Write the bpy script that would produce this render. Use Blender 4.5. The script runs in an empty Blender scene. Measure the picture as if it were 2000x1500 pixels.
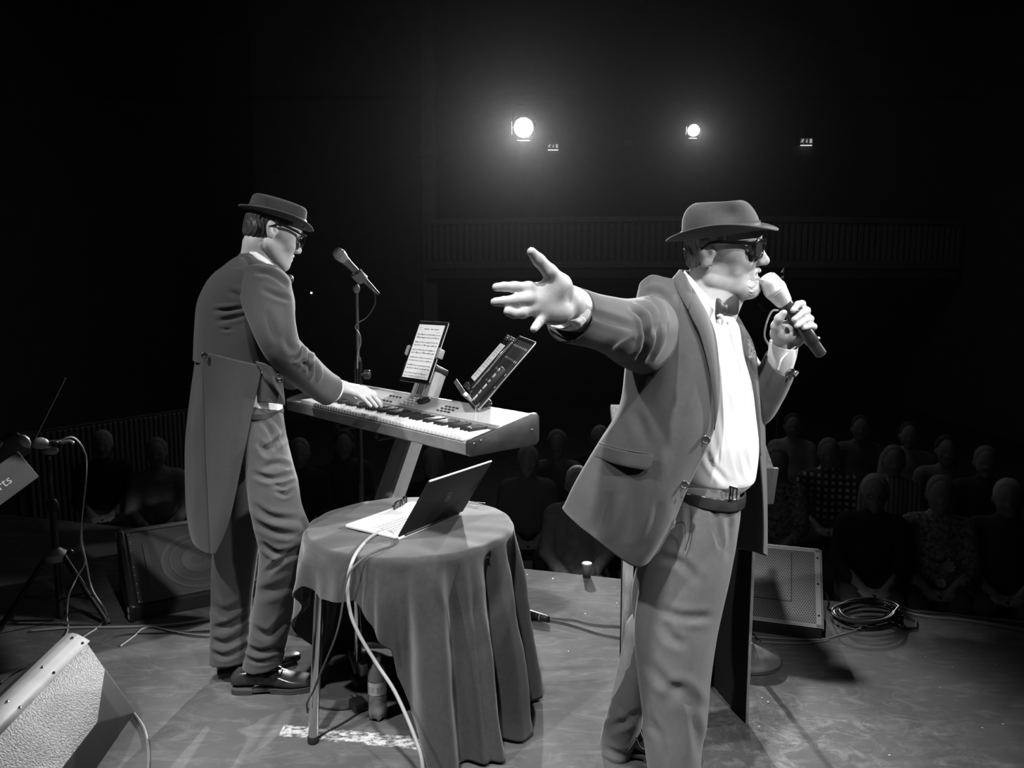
import bpy, bmesh, math, random
import numpy as np
from mathutils import Vector, Matrix, noise as mnoise

random.seed(7); np.random.seed(7)
C = bpy.context.scene.collection
PI = math.pi
R = math.radians

# ------------------------------------------------------------------ camera, world, lights, exposure
CAM_H = 1.48
TILT = R(7.03)
F = 1500.0
cam_data = bpy.data.cameras.new('stage_camera')
cam = bpy.data.objects.new('stage_camera', cam_data); C.objects.link(cam)
cam_data.sensor_fit = 'HORIZONTAL'; cam_data.sensor_width = 36.0
cam_data.lens = F / 2000.0 * 36.0
cam_data.clip_start = 0.05; cam_data.clip_end = 100
cam.location = (0, 0, CAM_H); cam.rotation_euler = (PI / 2 - TILT, 0, 0)
bpy.context.scene.camera = cam

vs = bpy.context.scene.view_settings
vs.view_transform = 'Standard'; vs.look = 'None'; vs.gamma = 1.0; vs.exposure = 0.0
vs.use_curve_mapping = False

world = bpy.data.worlds.new('dark_hall_air'); bpy.context.scene.world = world
world.use_nodes = True
world.node_tree.nodes['Background'].inputs[0].default_value = (1, 1, 1, 1)
world.node_tree.nodes['Background'].inputs[1].default_value = 0.004

# thin haze added so the lamps in view glow, imitating lens glare
_v = world.node_tree.nodes.new('ShaderNodeVolumeScatter')
_v.inputs['Density'].default_value = 0.00019; _v.inputs['Anisotropy'].default_value = 0.86
world.node_tree.links.new(_v.outputs[0], world.node_tree.nodes['World Output'].inputs['Volume'])

def spot_light(name, loc, target, power, angle, radius, blend=0.3):
    d = bpy.data.lights.new(name, 'SPOT'); d.energy = power; d.spot_size = R(angle)
    d.spot_blend = blend; d.shadow_soft_size = radius
    o = bpy.data.objects.new(name, d); C.objects.link(o)
    o.location = loc
    o.rotation_euler = (Vector(target) - Vector(loc)).to_track_quat('-Z', 'Y').to_euler()
    return o

LAMP_A = (0.21, 14.2, 4.36)       # the big lamp in view, front of house
LAMP_B = (3.30, 14.4, 4.35)       # the smaller lamp in view
spot_light('light_house_a', (LAMP_A[0], LAMP_A[1] - .32, LAMP_A[2] - .07), (-0.35, 2.3, 0.8), 8500, 19, 0.12)
spot_light('light_house_b', (LAMP_B[0], LAMP_B[1] - .30, LAMP_B[2] - .06), (0.1, 2.3, 0.9), 2200, 20, 0.08)
# lamp on the side gallery at the right, out of the frame: lights the faces and the shirt front
spot_light('light_side_gallery', (6.0, 3.4, 3.7), (0.1, 2.3, 1.2), 1800, 25, 0.10)
# lamps on the bar above the stage front, out of the frame: light the suits and the boards
spot_light('light_stage_bar_left', (-2.9, 0.3, 5.1), (-0.5, 2.4, 1.0), 760, 27, 0.10, 0.35)
spot_light('light_stage_bar_middle', (-0.7, 0.0, 5.4), (0.02, 1.86, 0.9), 1150, 30, 0.10, 0.35)
spot_light('light_stage_bar_right', (1.7, -0.9, 4.9), (0.15, 2.15, 1.0), 520, 27, 0.10, 0.35)
# added fill lamp at the right, brightens the singer's face and shirt
spot_light('light_singer_fill', (3.2, -0.8, 3.55), (0.45, 2.1, 1.33), 560, 15.5, 0.06, 0.5)

# ------------------------------------------------------------------ picture geometry: a pixel of the 2000x1500 photo and a depth give a point
def ray(px, py):
    a = (px - 1000.0) / F; b = (750.0 - py) / F
    return np.array([a, math.cos(TILT) + b * math.sin(TILT), -math.sin(TILT) + b * math.cos(TILT)])
def at(px, py, Y):
    d = ray(px, py); t = Y / d[1]
    return np.array([0, 0, CAM_H]) + d * t
def atz(px, py, z=0.0):
    d = ray(px, py); t = (z - CAM_H) / d[2]
    return np.array([0, 0, CAM_H]) + d * t
def proj(P):
    P = np.asarray(P, float) - np.array([0, 0, CAM_H])
    f = np.array([0, math.cos(TILT), -math.sin(TILT)]); u = np.array([0, math.sin(TILT), math.cos(TILT)])
    w = P @ f
    return np.stack([1000 + F * P[..., 0] / w, 750 - F * (P @ u) / w], -1)

# ------------------------------------------------------------------ materials (the photograph is black and white: greys only)
MATS = {}
def mat(name, grey=0.5, rough=0.6, metal=0.0, noise=0.0, nscale=20.0, bump=0.0, bscale=300.0, emit=0.0, sheen=0.0, coat=0.0, alpha=1.0, trans=0.0, spec=0.5, stretch=None, ior=1.45, sss=0.0):
    if name in MATS: return MATS[name]
    m = bpy.data.materials.new(name); m.use_nodes = True
    nt = m.node_tree; p = nt.nodes['Principled BSDF']
    p.inputs['Base Color'].default_value = (grey, grey, grey, 1)
    p.inputs['Roughness'].default_value = rough; p.inputs['Metallic'].default_value = metal
    p.inputs['IOR'].default_value = ior
    p.inputs['Specular IOR Level'].default_value = spec
    if sheen: p.inputs['Sheen Weight'].default_value = sheen
    if coat: p.inputs['Coat Weight'].default_value = coat
    if trans: p.inputs['Transmission Weight'].default_value = trans
    if alpha < 1: p.inputs['Alpha'].default_value = alpha
    if sss:
        p.inputs['Subsurface Weight'].default_value = sss; p.inputs['Subsurface Radius'].default_value = (.01, .01, .01)
    if emit:
        p.inputs['Emission Color'].default_value = (1, 1, 1, 1); p.inputs['Emission Strength'].default_value = emit
    tc = None
    def coords():
        t = nt.nodes.new('ShaderNodeTexCoord')
        if stretch:
            mp = nt.nodes.new('ShaderNodeMapping'); mp.inputs['Scale'].default_value = stretch
            nt.links.new(t.outputs['Object'], mp.inputs['Vector']); return mp.outputs['Vector']
        return t.outputs['Object']
    if noise:
        n = nt.nodes.new('ShaderNodeTexNoise'); n.inputs['Scale'].default_value = nscale; n.inputs['Detail'].default_value = 5
        r = nt.nodes.new('ShaderNodeMapRange')
        r.inputs['From Min'].default_value = .3; r.inputs['From Max'].default_value = .7
        r.inputs['To Min'].default_value = max(0, grey * (1 - noise)); r.inputs['To Max'].default_value = min(1, grey * (1 + noise))
        nt.links.new(coords(), n.inputs['Vector']); nt.links.new(n.outputs['Fac'], r.inputs['Value'])
        nt.links.new(r.outputs['Result'], p.inputs['Base Color'])
    if bump:
        n = nt.nodes.new('ShaderNodeTexNoise'); n.inputs['Scale'].default_value = bscale; n.inputs['Detail'].default_value = 3
        b = nt.nodes.new('ShaderNodeBump'); b.inputs['Strength'].default_value = bump; b.inputs['Distance'].default_value = .002
        nt.links.new(coords(), n.inputs['Vector']); nt.links.new(n.outputs['Fac'], b.inputs['Height'])
        nt.links.new(b.outputs['Normal'], p.inputs['Normal'])
    MATS[name] = m
    return m

def node(nt, kind, **inp):
    n = nt.nodes.new(kind)
    for k, v in inp.items():
        n.inputs[k].default_value = v
    return n
def mth(nt, op, a, b=None, c=None):
    n = nt.nodes.new('ShaderNodeMath'); n.operation = op
    for i, v in enumerate((a, b, c)):
        if v is None: continue
        if isinstance(v, (int, float)): n.inputs[i].default_value = v
        else: nt.links.new(v, n.inputs[i])
    return n.outputs[0]

def grille_mat(name, pitch, hole, light, dark, rough=.5, metal=.6):
    """perforated sheet: staggered rows of round holes"""
    m = bpy.data.materials.new(name); m.use_nodes = True
    nt = m.node_tree; p = nt.nodes['Principled BSDF']
    t = nt.nodes.new('ShaderNodeTexCoord'); s = nt.nodes.new('ShaderNodeSeparateXYZ')
    nt.links.new(t.outputs['Object'], s.inputs[0])
    x = mth(nt, 'DIVIDE', s.outputs[0], pitch); y = mth(nt, 'DIVIDE', s.outputs[1], pitch * .866)
    row = mth(nt, 'FLOOR', y); odd = mth(nt, 'MULTIPLY', mth(nt, 'MODULO', row, 2.0), .5)
    fx = mth(nt, 'SUBTRACT', mth(nt, 'FRACT', mth(nt, 'ADD', x, odd)), .5)
    fy = mth(nt, 'SUBTRACT', mth(nt, 'FRACT', y), .5)
    d = mth(nt, 'SQRT', mth(nt, 'ADD', mth(nt, 'MULTIPLY', fx, fx), mth(nt, 'MULTIPLY', fy, fy)))
    k = mth(nt, 'GREATER_THAN', d, hole)
    r = node(nt, 'ShaderNodeMapRange', **{'To Min': dark, 'To Max': light}); nt.links.new(k, r.inputs['Value'])
    nt.links.new(r.outputs['Result'], p.inputs['Base Color'])
    nt.links.new(mth(nt, 'MULTIPLY', k, metal), p.inputs['Metallic'])
    p.inputs['Roughness'].default_value = rough
    return m

# ------------------------------------------------------------------ mesh helpers: every generator returns (verts Nx3, faces)
def join(*ms):
    V, Fc, n = [], [], 0
    for v, f in ms:
        v = np.asarray(v, float).reshape(-1, 3); V.append(v)
        Fc += [tuple(i + n for i in q) for q in f]; n += len(v)
    return np.concatenate(V) if V else np.zeros((0, 3)), Fc
def xf(m, M):
    v, f = m; M = np.array(M)
    return np.asarray(v) @ M[:3, :3].T + M[:3, 3], f
def from_bm(bm):
    bm.verts.index_update()
    v = np.array([x.co[:] for x in bm.verts]); f = [tuple(q.index for q in fc.verts) for fc in bm.faces]
    bm.free(); return v, f
def box(size, center=(0, 0, 0), bevel=0.0, seg=2):
    bm = bmesh.new(); bmesh.ops.create_cube(bm, size=1.0)
    for v in bm.verts: v.co = Vector([v.co[i] * size[i] for i in range(3)])
    if bevel: bmesh.ops.bevel(bm, geom=list(bm.edges), offset=bevel, segments=seg, profile=.5, affect='EDGES', clamp_overlap=True)
    v, f = from_bm(bm); return v + np.array(center), f
def prism(poly, h0, h1, bevel=0.0, axes=(0, 1, 2)):
    """polygon in the plane of axes[0], axes[1], extruded along axes[2] from h0 to h1"""
    bm = bmesh.new(); lo, hi = [], []
    for a, b in poly:
        for h, L in ((h0, lo), (h1, hi)):
            c = [0, 0, 0]; c[axes[0]] = a; c[axes[1]] = b; c[axes[2]] = h; L.append(bm.verts.new(c))
    bm.faces.new(lo[::-1]); bm.faces.new(hi); n = len(lo)
    for i in range(n): bm.faces.new((lo[i], lo[(i + 1) % n], hi[(i + 1) % n], hi[i]))
    bmesh.ops.recalc_face_normals(bm, faces=bm.faces)
    if bevel: bmesh.ops.bevel(bm, geom=list(bm.edges), offset=bevel, segments=2, profile=.5, affect='EDGES', clamp_overlap=True)
    return from_bm(bm)
def cr(P, n, closed=False):
    """Catmull-Rom through the points, n samples"""
    P = np.asarray(P, float); k = len(P)
    if k == 2 and not closed:
        t = np.linspace(0, 1, n).reshape((-1,) + (1,) * (P.ndim - 1)); return P[0] + (P[1] - P[0]) * t
    if closed: u = np.linspace(0, k, n, endpoint=False)
    else: u = np.linspace(0, k - 1, n)
    i = np.minimum(np.floor(u).astype(int), k - 1 if closed else k - 2); t = (u - i).reshape((-1,) + (1,) * (P.ndim - 1))
    def g(j):
        if closed: return P[j % k]
        a = P[np.clip(j, 0, k - 1)].copy()
        lo = j < 0; hi = j > k - 1
        if lo.any(): a[lo] = 2 * P[0] - P[1]
        if hi.any(): a[hi] = 2 * P[-1] - P[-2]
        return a
    p0, p1, p2, p3 = g(i - 1), g(i), g(i + 1), g(i + 2)
    return .5 * (2 * p1 + (p2 - p0) * t + (2 * p0 - 5 * p1 + 4 * p2 - p3) * t * t + (3 * p1 - p0 - 3 * p2 + p3) * t ** 3)
def grid(P, closed_u=False, cap0=False, cap1=False, flip=False):
    """P[rows, cols, 3]"""
    P = np.asarray(P, float); r, c = P.shape[:2]; f = []
    for i in range(r - 1):
        for j in range(c if closed_u else c - 1):
            k = (j + 1) % c
            q = (i * c + j, i * c + k, (i + 1) * c + k, (i + 1) * c + j)
            f.append(q[::-1] if flip else q)
    v = P.reshape(-1, 3)
    for cap, row in ((cap0, 0), (cap1, r - 1)):
        if cap:
            v = np.vstack([v, P[row].mean(0)]); m = len(v) - 1
            for j in range(c):
                q = (row * c + (j + 1) % c, row * c + j, m) if row == 0 else (row * c + j, row * c + (j + 1) % c, m)
                f.append(q[::-1] if flip else q)
    return v, f
def tube(pts, r, n=10, smooth=0, cap=True):
    P = np.asarray(pts, float)
    rad = np.full(len(P), r, float) if np.isscalar(r) else np.asarray(r, float)
    if smooth:
        rad = cr(rad.reshape(-1, 1), smooth)[:, 0]; P = cr(P, smooth)
    T = np.gradient(P, axis=0); T /= np.linalg.norm(T, axis=1)[:, None] + 1e-12
    a = np.array([0, 0, 1.0]) if abs(T[0][2]) < .9 else np.array([1.0, 0, 0])
    N = np.cross(T[0], a); N /= np.linalg.norm(N); rows = []
    ang = np.linspace(0, 2 * PI, n, endpoint=False)
    for i in range(len(P)):
        N = N - T[i] * (N @ T[i]); N /= np.linalg.norm(N) + 1e-12; B = np.cross(T[i], N)
        rows.append(P[i] + rad[i] * (np.cos(ang)[:, None] * N + np.sin(ang)[:, None] * B))
    return grid(np.array(rows), True, cap, cap)
def lathe(prof, n=24, center=(0, 0, 0), cap0=True, cap1=True):
    ang = np.linspace(0, 2 * PI, n, endpoint=False)
    rows = [np.stack([r * np.cos(ang), r * np.sin(ang), np.full(n, z)], -1) for r, z in prof]
    v, f = grid(np.array(rows), True, cap0, cap1); return v + np.array(center), f
def ball(c, r, n=10, m=7):
    pr = [(max(1e-4, math.cos(a)), math.sin(a)) for a in np.linspace(-PI / 2, PI / 2, m)]
    v, f = lathe(pr, n); rr = np.array([r, r, r]) if np.isscalar(r) else np.array(r)
    return v * rr + np.array(c), f
def frame(x, y, z, o=(0, 0, 0)):
    M = np.eye(4); M[:3, 0] = x; M[:3, 1] = y; M[:3, 2] = z; M[:3, 3] = o; return M
def unit(a): a = np.asarray(a, float); return a / np.linalg.norm(a)
def align(z, o=(0, 0, 0), xhint=(1, 0, 0)):
    z = unit(z); x = np.asarray(xhint, float); x = x - z * (x @ z)
    if np.linalg.norm(x) < 1e-3: x = np.array([0, 1.0, 0]) - z * z[1]
    x = unit(x); return frame(x, np.cross(z, x), z, o)
def vnormals(v, f):
    N = np.zeros_like(v)
    for k in (3, 4):
        q = np.array([x for x in f if len(x) == k])
        if len(q) == 0: continue
        n = np.cross(v[q[:, 2]] - v[q[:, 0]], v[q[:, 3 if k == 4 else 1]] - v[q[:, 1 if k == 4 else 0]])
        if k == 3: n = np.cross(v[q[:, 1]] - v[q[:, 0]], v[q[:, 2]] - v[q[:, 0]])
        for j in range(k): np.add.at(N, q[:, j], n)
    return N / (np.linalg.norm(N, axis=1)[:, None] + 1e-12)

# folds pressed into cloth: each stroke is a line on the cloth (given where the photograph shows it), a width and a depth
def fold(m, strokes, wob=0.0):
    v, f = m; v = np.array(v, float); N = vnormals(v, f); q = proj(v)
    vd = v - np.array([0, 0, CAM_H]); vd /= np.linalg.norm(vd, axis=1)[:, None]
    face = -(N * vd).sum(1)
    disp = np.zeros(len(v))
    for st in strokes:
        line, w, amp = st[0], st[1], st[2]
        L = cr(line, 90) if len(line) > 2 else np.linspace(line[0], line[1], 90)
        d2 = ((q[:, None, :] - L[None]) ** 2).sum(2); k = d2.argmin(1); d = np.sqrt(d2[np.arange(len(v)), k])
        taper = np.sin(PI * np.clip((k + .5) / 90, 0, 1)) ** .6
        g = np.exp(-(d / w) ** 2) - .55 * np.exp(-((d - 1.9 * w) / (.9 * w)) ** 2)
        disp -= amp * taper * g * (face > 0.02)
    return v + N * disp[:, None], f

def wrinkle(m, amp, scale, stretch=(1, 1, 1), seed=0):
    v, f = m; v = np.array(v, float); N = vnormals(v, f); s = np.array(stretch) * scale
    d = np.array([mnoise.noise(Vector(p * s) + Vector((seed, 0, 0))) for p in v])
    return v + N * (amp * d)[:, None], f

def pxtube(rows, nu=48, nv=60, cap0=True, cap1=True, e=2.0, disp=None, close=True):
    """closed tube from silhouettes: rows of (xl, yl, xr, yr, depth, half depth)"""
    A = cr(np.array(rows, float), nv)
    Lp = np.array([at(a[0], a[1], a[4]) for a in A]); Rp = np.array([at(a[2], a[3], a[4]) for a in A])
    c = (Lp + Rp) / 2; a = (Rp - Lp) / 2; T = np.gradient(c, axis=0)
    ang = np.linspace(0, 2 * PI, nu, endpoint=False); co, si = np.cos(ang), np.sin(ang)
    co = np.sign(co) * abs(co) ** (2 / e); si = np.sign(si) * abs(si) ** (2 / e)
    P = []
    for i in range(nv):
        t = unit(T[i] - a[i] * (T[i] @ a[i]) / (a[i] @ a[i] + 1e-12)); b = np.cross(t, unit(a[i])); b = unit(b)
        if b[1] > 0: b = -b            # b points to the viewer
        k = np.ones(nu) if disp is None else 1 + disp(ang, i / (nv - 1.0))
        P.append(c[i] + (co * k)[:, None] * a[i] + (si * k)[:, None] * b * A[i][5])
    P = np.array(P)
    v, f = grid(P, True, cap0, cap1)
    # outward normals
    N = vnormals(v[:nu * nv], [q for q in f if max(q) < nu * nv])
    out = (N.reshape(nv, nu, 3) * (P - c[:, None, :])).sum()
    if out < 0: f = [q[::-1] for q in f]
    return v, f

def patch(ctrl, nu, nv):
    """smooth surface through a net of (px, py, depth) points"""
    W = np.array([[at(*p) for p in row] for row in ctrl])
    A = cr(W, nv); B = cr(A.transpose(1, 0, 2), nu).transpose(1, 0, 2)
    return grid(B)

# ------------------------------------------------------------------ implicit surfaces (bodies, heads, hands): smooth unions, meshed with surface nets
def surfnet(V, org, h):
    s = V < 0; nx, ny, nz = V.shape
    acc = np.zeros((nx - 1, ny - 1, nz - 1, 3), np.float32); cnt = np.zeros((nx - 1, ny - 1, nz - 1), np.float32)
    def sl(c): return V[c[0]:nx - 1 + c[0], c[1]:ny - 1 + c[1], c[2]:nz - 1 + c[2]]
    for ax in range(3):
        o = [k for k in range(3) if k != ax]
        for i in (0, 1):
            for j in (0, 1):
                c0 = [0, 0, 0]; c0[o[0]] = i; c0[o[1]] = j; c1 = list(c0); c1[ax] = 1
                a, b = sl(c0), sl(c1); m = (a < 0) != (b < 0)
                t = np.where(m, a / np.where(m, a - b, 1), 0)
                for k in range(3): acc[..., k] += np.where(m, c0[k] + (t if k == ax else 0), 0)
                cnt += m
    act = cnt > 0; idx = np.full(act.shape, -1, np.int64); idx[act] = np.arange(act.sum())
    cell = np.argwhere(act); v = (cell + acc[act] / cnt[act][:, None]) * h + org
    F_ = []
    for ax in range(3):
        W = np.moveaxis(s, ax, 0); I = np.moveaxis(idx, ax, 0)
        m = W[:-1, 1:-1, 1:-1] != W[1:, 1:-1, 1:-1]; inside = W[:-1, 1:-1, 1:-1][m]
        a, b, c, d = I[:, :-1, :-1][m], I[:, 1:, :-1][m], I[:, 1:, 1:][m], I[:, :-1, 1:][m]
        q = np.stack([a, b, c, d], 1); flip = ~inside if ax != 1 else inside
        q[flip] = q[flip][:, ::-1]; F_.append(q)
    Fa = np.concatenate(F_); Fa = Fa[(Fa >= 0).all(1)]
    return v, [tuple(q) for q in Fa.tolist()]

class Sdf:
    def __init__(s): s.ops = []
    def rc(s, a, b, ra, rb, k=.01, sub=False): s.ops.append(('rc', np.array(a, float), np.array(b, float), ra, rb, k, sub)); return s
    def el(s, c, r, k=.01, rot=None, sub=False): s.ops.append(('el', np.array(c, float), np.array(r, float), rot, k, sub)); return s
    def fn(s, lo, hi, f, k=.0, sub=False): s.ops.append(('fn', np.array(lo, float), np.array(hi, float), f, k, sub)); return s
    def chain(s, pts, rad, k=.004, kb=.006):
        s.ops.append(('ch', [np.array(p, float) for p in pts], rad, k, kb)); return s
    def mesh(s, h):
        los, his = [], []
        for o in s.ops:
            if o[0] == 'rc' and not o[6]:
                m = max(o[3], o[4]); los.append(np.minimum(o[1], o[2]) - m); his.append(np.maximum(o[1], o[2]) + m)
            elif o[0] == 'el' and not o[5]:
                m = o[2].max(); los.append(o[1] - m); his.append(o[1] + m)
            elif o[0] == 'ch':
                P = np.array(o[1]); m = max(o[2]); los.append(P.min(0) - m); his.append(P.max(0) + m)
        lo = np.min(los, 0) - 4 * h - .012; hi = np.max(his, 0) + 4 * h + .012
        n = np.ceil((hi - lo) / h).astype(int) + 1
        V = np.full(n, 1.0, np.float32)
        ax = [lo[i] + h * np.arange(n[i]) for i in range(3)]
        def block(a, b, pad):
            i0 = np.maximum(0, np.floor((a - pad - lo) / h).astype(int)); i1 = np.minimum(n, np.ceil((b + pad - lo) / h).astype(int) + 1)
            sl = tuple(slice(i0[k], i1[k]) for k in range(3))
            X = np.stack(np.meshgrid(*[ax[k][sl[k]] for k in range(3)], indexing='ij'), -1)
            return sl, X
        def drc(X, a, b, ra, rb):
            ab = b - a; t = np.clip(((X - a) @ ab) / (ab @ ab + 1e-12), 0, 1)
            return np.linalg.norm(X - a - t[..., None] * ab, axis=-1) - (ra + (rb - ra) * t)
        def smin(a, b, k):
            if k <= 0: return np.minimum(a, b)
            q = np.maximum(k - abs(a - b), 0) / k; return np.minimum(a, b) - q * q * k * .25
        for o in s.ops:
            if o[0] == 'rc':
                _, a, b, ra, rb, k, sub = o; m = max(ra, rb)
                sl, X = block(np.minimum(a, b) - m, np.maximum(a, b) + m, k + 3 * h); d = drc(X, a, b, ra, rb)
            elif o[0] == 'el':
                _, c, r, rot, k, sub = o; m = r.max(); sl, X = block(c - m, c + m, k + 3 * h)
                Q = X - c
                if rot is not None: Q = Q @ np.array(rot)
                k0 = np.linalg.norm(Q / r, axis=-1); k1 = np.linalg.norm(Q / (r * r), axis=-1) + 1e-9; d = k0 * (k0 - 1) / k1
            elif o[0] == 'fn':
                _, a, b, f, k, sub = o; sl, X = block(a, b, 0); d = f(X, V[sl]); V[sl] = d; continue
            else:
                _, P, rad, kk, k = o; sub = False; A = np.array(P); m = max(rad)
                sl, X = block(A.min(0) - m, A.max(0) + m, k + 3 * h); d = None
                for i in range(len(P) - 1):
                    e = drc(X, P[i], P[i + 1], rad[i], rad[i + 1]); d = e if d is None else smin(d, e, kk)
            if sub: V[sl] = -smin(-V[sl], d, k)
            else: V[sl] = smin(V[sl], d, k)
        return surfnet(V, lo, h)

# ------------------------------------------------------------------ objects
def mesh_data(name, m, material, smooth=True):
    v, f = m; me = bpy.data.meshes.new(name)
    me.from_pydata([tuple(p) for p in np.asarray(v, float).tolist()], [], [tuple(map(int, q)) for q in f])
    if material is not None: me.materials.append(material)
    if smooth:
        me.polygons.foreach_set('use_smooth', [True] * len(me.polygons))
        if smooth != 'all':
            try: me.set_sharp_from_angle(angle=R(38))
            except Exception: pass
    me.update(); return me
WM = {}
def put(name, m, material, parent=None, smooth=True, origin=None, local=False):
    """one mesh object; vertices are in world space (or in the root's space when local) and are stored relative to the root"""
    if isinstance(m, bpy.types.Mesh): me = m; M = np.eye(4)
    else:
        v, f = m; v = np.asarray(v, float)
        if parent is not None:
            M = WM[parent.name]
            if not local:
                Mi = np.linalg.inv(M); v = v @ Mi[:3, :3].T + Mi[:3, 3]
        else:
            o = np.array(origin if origin is not None else [(v[:, 0].min() + v[:, 0].max()) / 2, (v[:, 1].min() + v[:, 1].max()) / 2, v[:, 2].min()])
            v = v - o; M = np.eye(4); M[:3, 3] = o
        me = mesh_data(name, (v, f), material, smooth)
    ob = bpy.data.objects.new(name, me); C.objects.link(ob)
    if parent is not None: ob.parent = parent; WM[ob.name] = WM[parent.name]
    else: ob.location = M[:3, 3].tolist(); WM[ob.name] = M
    return ob
def tag(o, label=None, cat=None, group=None, kind=None):
    if label: o['label'] = label
    if cat: o['category'] = cat
    if group: o['group'] = group
    if kind: o['kind'] = kind
    return o
def root(name, label, cat, M, group=None):
    o = bpy.data.objects.new(name, None); C.objects.link(o); o.empty_display_size = .05
    M = np.asarray(M, float)
    if M.shape != (4, 4): T = np.eye(4); T[:3, 3] = M; M = T
    o.matrix_world = Matrix(M.tolist()); WM[o.name] = M
    return tag(o, label, cat, group)
def copy_tree(o, parent=None):
    c = o.copy(); C.objects.link(c)
    if parent is not None: c.parent = parent
    for ch in list(o.children): copy_tree(ch, c)
    return c
def mod_remesh(o, voxel):
    md = o.modifiers.new('fuse', 'REMESH'); md.mode = 'VOXEL'; md.voxel_size = voxel; md.use_smooth_shade = True
def mod_solid(o, t, off=-1):
    md = o.modifiers.new('cloth_thickness', 'SOLIDIFY'); md.thickness = t; md.offset = off; md.use_even_offset = False
def mod_sub(o, n=1):
    md = o.modifiers.new('smooth', 'SUBSURF'); md.levels = n; md.render_levels = n
def text_mesh(s, size, depth=0.0, shear=0.0, align_x='CENTER'):
    cu = bpy.data.curves.new('lettering', 'FONT'); cu.body = s; cu.size = size; cu.extrude = depth; cu.shear = shear
    cu.align_x = align_x; cu.align_y = 'CENTER'; cu.resolution_u = 3
    o = bpy.data.objects.new('lettering', cu); C.objects.link(o)
    dg = bpy.context.evaluated_depsgraph_get(); me = bpy.data.meshes.new_from_object(o.evaluated_get(dg))
    v = np.array([x.co[:] for x in me.vertices]); f = [tuple(p.vertices) for p in me.polygons]
    bpy.data.objects.remove(o); bpy.data.meshes.remove(me); bpy.data.curves.remove(cu)
    return v, f
# ------------------------------------------------------------------ shared materials
def stage_floor_mat():
    m = bpy.data.materials.new('worn_stage_boards'); m.use_nodes = True
    nt = m.node_tree; p = nt.nodes['Principled BSDF']; L = nt.links.new
    t = nt.nodes.new('ShaderNodeTexCoord')
    def nz(scale, detail, stretch=None, rough=.6, dist=0.0):
        n = nt.nodes.new('ShaderNodeTexNoise'); n.inputs['Scale'].default_value = scale; n.inputs['Detail'].default_value = detail
        n.inputs['Roughness'].default_value = rough; n.inputs['Distortion'].default_value = dist
        if stretch:
            mp = nt.nodes.new('ShaderNodeMapping'); mp.inputs['Scale'].default_value = stretch[0]; mp.inputs['Rotation'].default_value = (0, 0, stretch[1])
            L(t.outputs['Object'], mp.inputs['Vector']); L(mp.outputs['Vector'], n.inputs['Vector'])
        else: L(t.outputs['Object'], n.inputs['Vector'])
        return n.outputs['Fac']
    def mr(x, a, b, c, d):
        r = nt.nodes.new('ShaderNodeMapRange'); r.inputs['From Min'].default_value = a; r.inputs['From Max'].default_value = b
        r.inputs['To Min'].default_value = c; r.inputs['To Max'].default_value = d; L(x, r.inputs['Value']); return r.outputs['Result']
    base = mr(nz(1.6, 6), .3, .7, .075, .14)
    worn = mr(nz(5.5, 8, ((1, 2.6, 1), .5), .7, 1.2), .5, .74, 0, .075)
    streak = mr(nz(7, 6, ((.6, 9, 1), .35), .65), .6, .78, 0, .06)
    scr = mr(nz(30, 3, ((.25, 14, 1), .2), .5), .70, .76, 0, .10)
    scr2 = mr(nz(26, 3, ((.3, 11, 1), -.75), .5), .72, .77, 0, .08)
    v = nt.nodes.new('ShaderNodeTexVoronoi'); v.inputs['Scale'].default_value = 13; L(t.outputs['Object'], v.inputs['Vector'])
    cell = nt.nodes.new('ShaderNodeSeparateColor'); L(v.outputs['Color'], cell.inputs[0])
    fl = mth(nt, 'MULTIPLY', mth(nt, 'LESS_THAN', v.outputs['Distance'], mr(cell.outputs[0], .0, 1, -.09, .075)), .38)
    # chipped line of old tape crossing the boards in front of the table
    s = nt.nodes.new('ShaderNodeSeparateXYZ'); L(t.outputs['Object'], s.inputs[0])
    ln = mth(nt, 'ABSOLUTE', mth(nt, 'ADD', mth(nt, 'SUBTRACT', s.outputs[1], 2.305), mth(nt, 'MULTIPLY', s.outputs[0], .17)))
    near = mth(nt, 'MULTIPLY', mr(ln, .02, .085, 1, 0), mth(nt, 'LESS_THAN', s.outputs[0], -.05))
    near = mth(nt, 'MULTIPLY', near, mth(nt, 'GREATER_THAN', s.outputs[0], -.78))
    chip = mth(nt, 'MULTIPLY', mr(mth(nt, 'MULTIPLY', near, nz(48, 6, ((.7, 1.3, 1), .3), .75)), .42, .52, 0, .55), 1.0)
    # scuffed patch beside the lectern
    dx = mth(nt, 'SUBTRACT', s.outputs[0], .92); dy = mth(nt, 'SUBTRACT', s.outputs[1], 2.42)
    rr = mth(nt, 'SQRT', mth(nt, 'ADD', mth(nt, 'MULTIPLY', mth(nt, 'MULTIPLY', dx, dx), .5), mth(nt, 'MULTIPLY', dy, dy)))
    patch_ = mth(nt, 'MULTIPLY', mr(rr, .1, .5, 1, 0), mr(nz(9, 9, None, .75, 1.5), .5, .66, 0, .14))
    total = base
    for x in (worn, streak, scr, scr2, fl, chip, patch_): total = mth(nt, 'ADD', total, x)
    L(total, p.inputs['Base Color'])
    L(mr(nz(4, 6), .3, .7, .7, .9), p.inputs['Roughness'])
    p.inputs['Specular IOR Level'].default_value = .03
    b = nt.nodes.new('ShaderNodeBump'); b.inputs['Strength'].default_value = .35; b.inputs['Distance'].default_value = .004
    L(mth(nt, 'ADD', nz(22, 8), mth(nt, 'MULTIPLY', chip, .8)), b.inputs['Height']); L(b.outputs['Normal'], p.inputs['Normal'])
    return m
M_floor = stage_floor_mat()
M_hallfloor = mat('dark_hall_boards', .05, .6, noise=.3, nscale=6, bump=.1)
M_wall = mat('dark_plaster', .14, .85, noise=.15, nscale=3, bump=.15, bscale=60)
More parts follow.
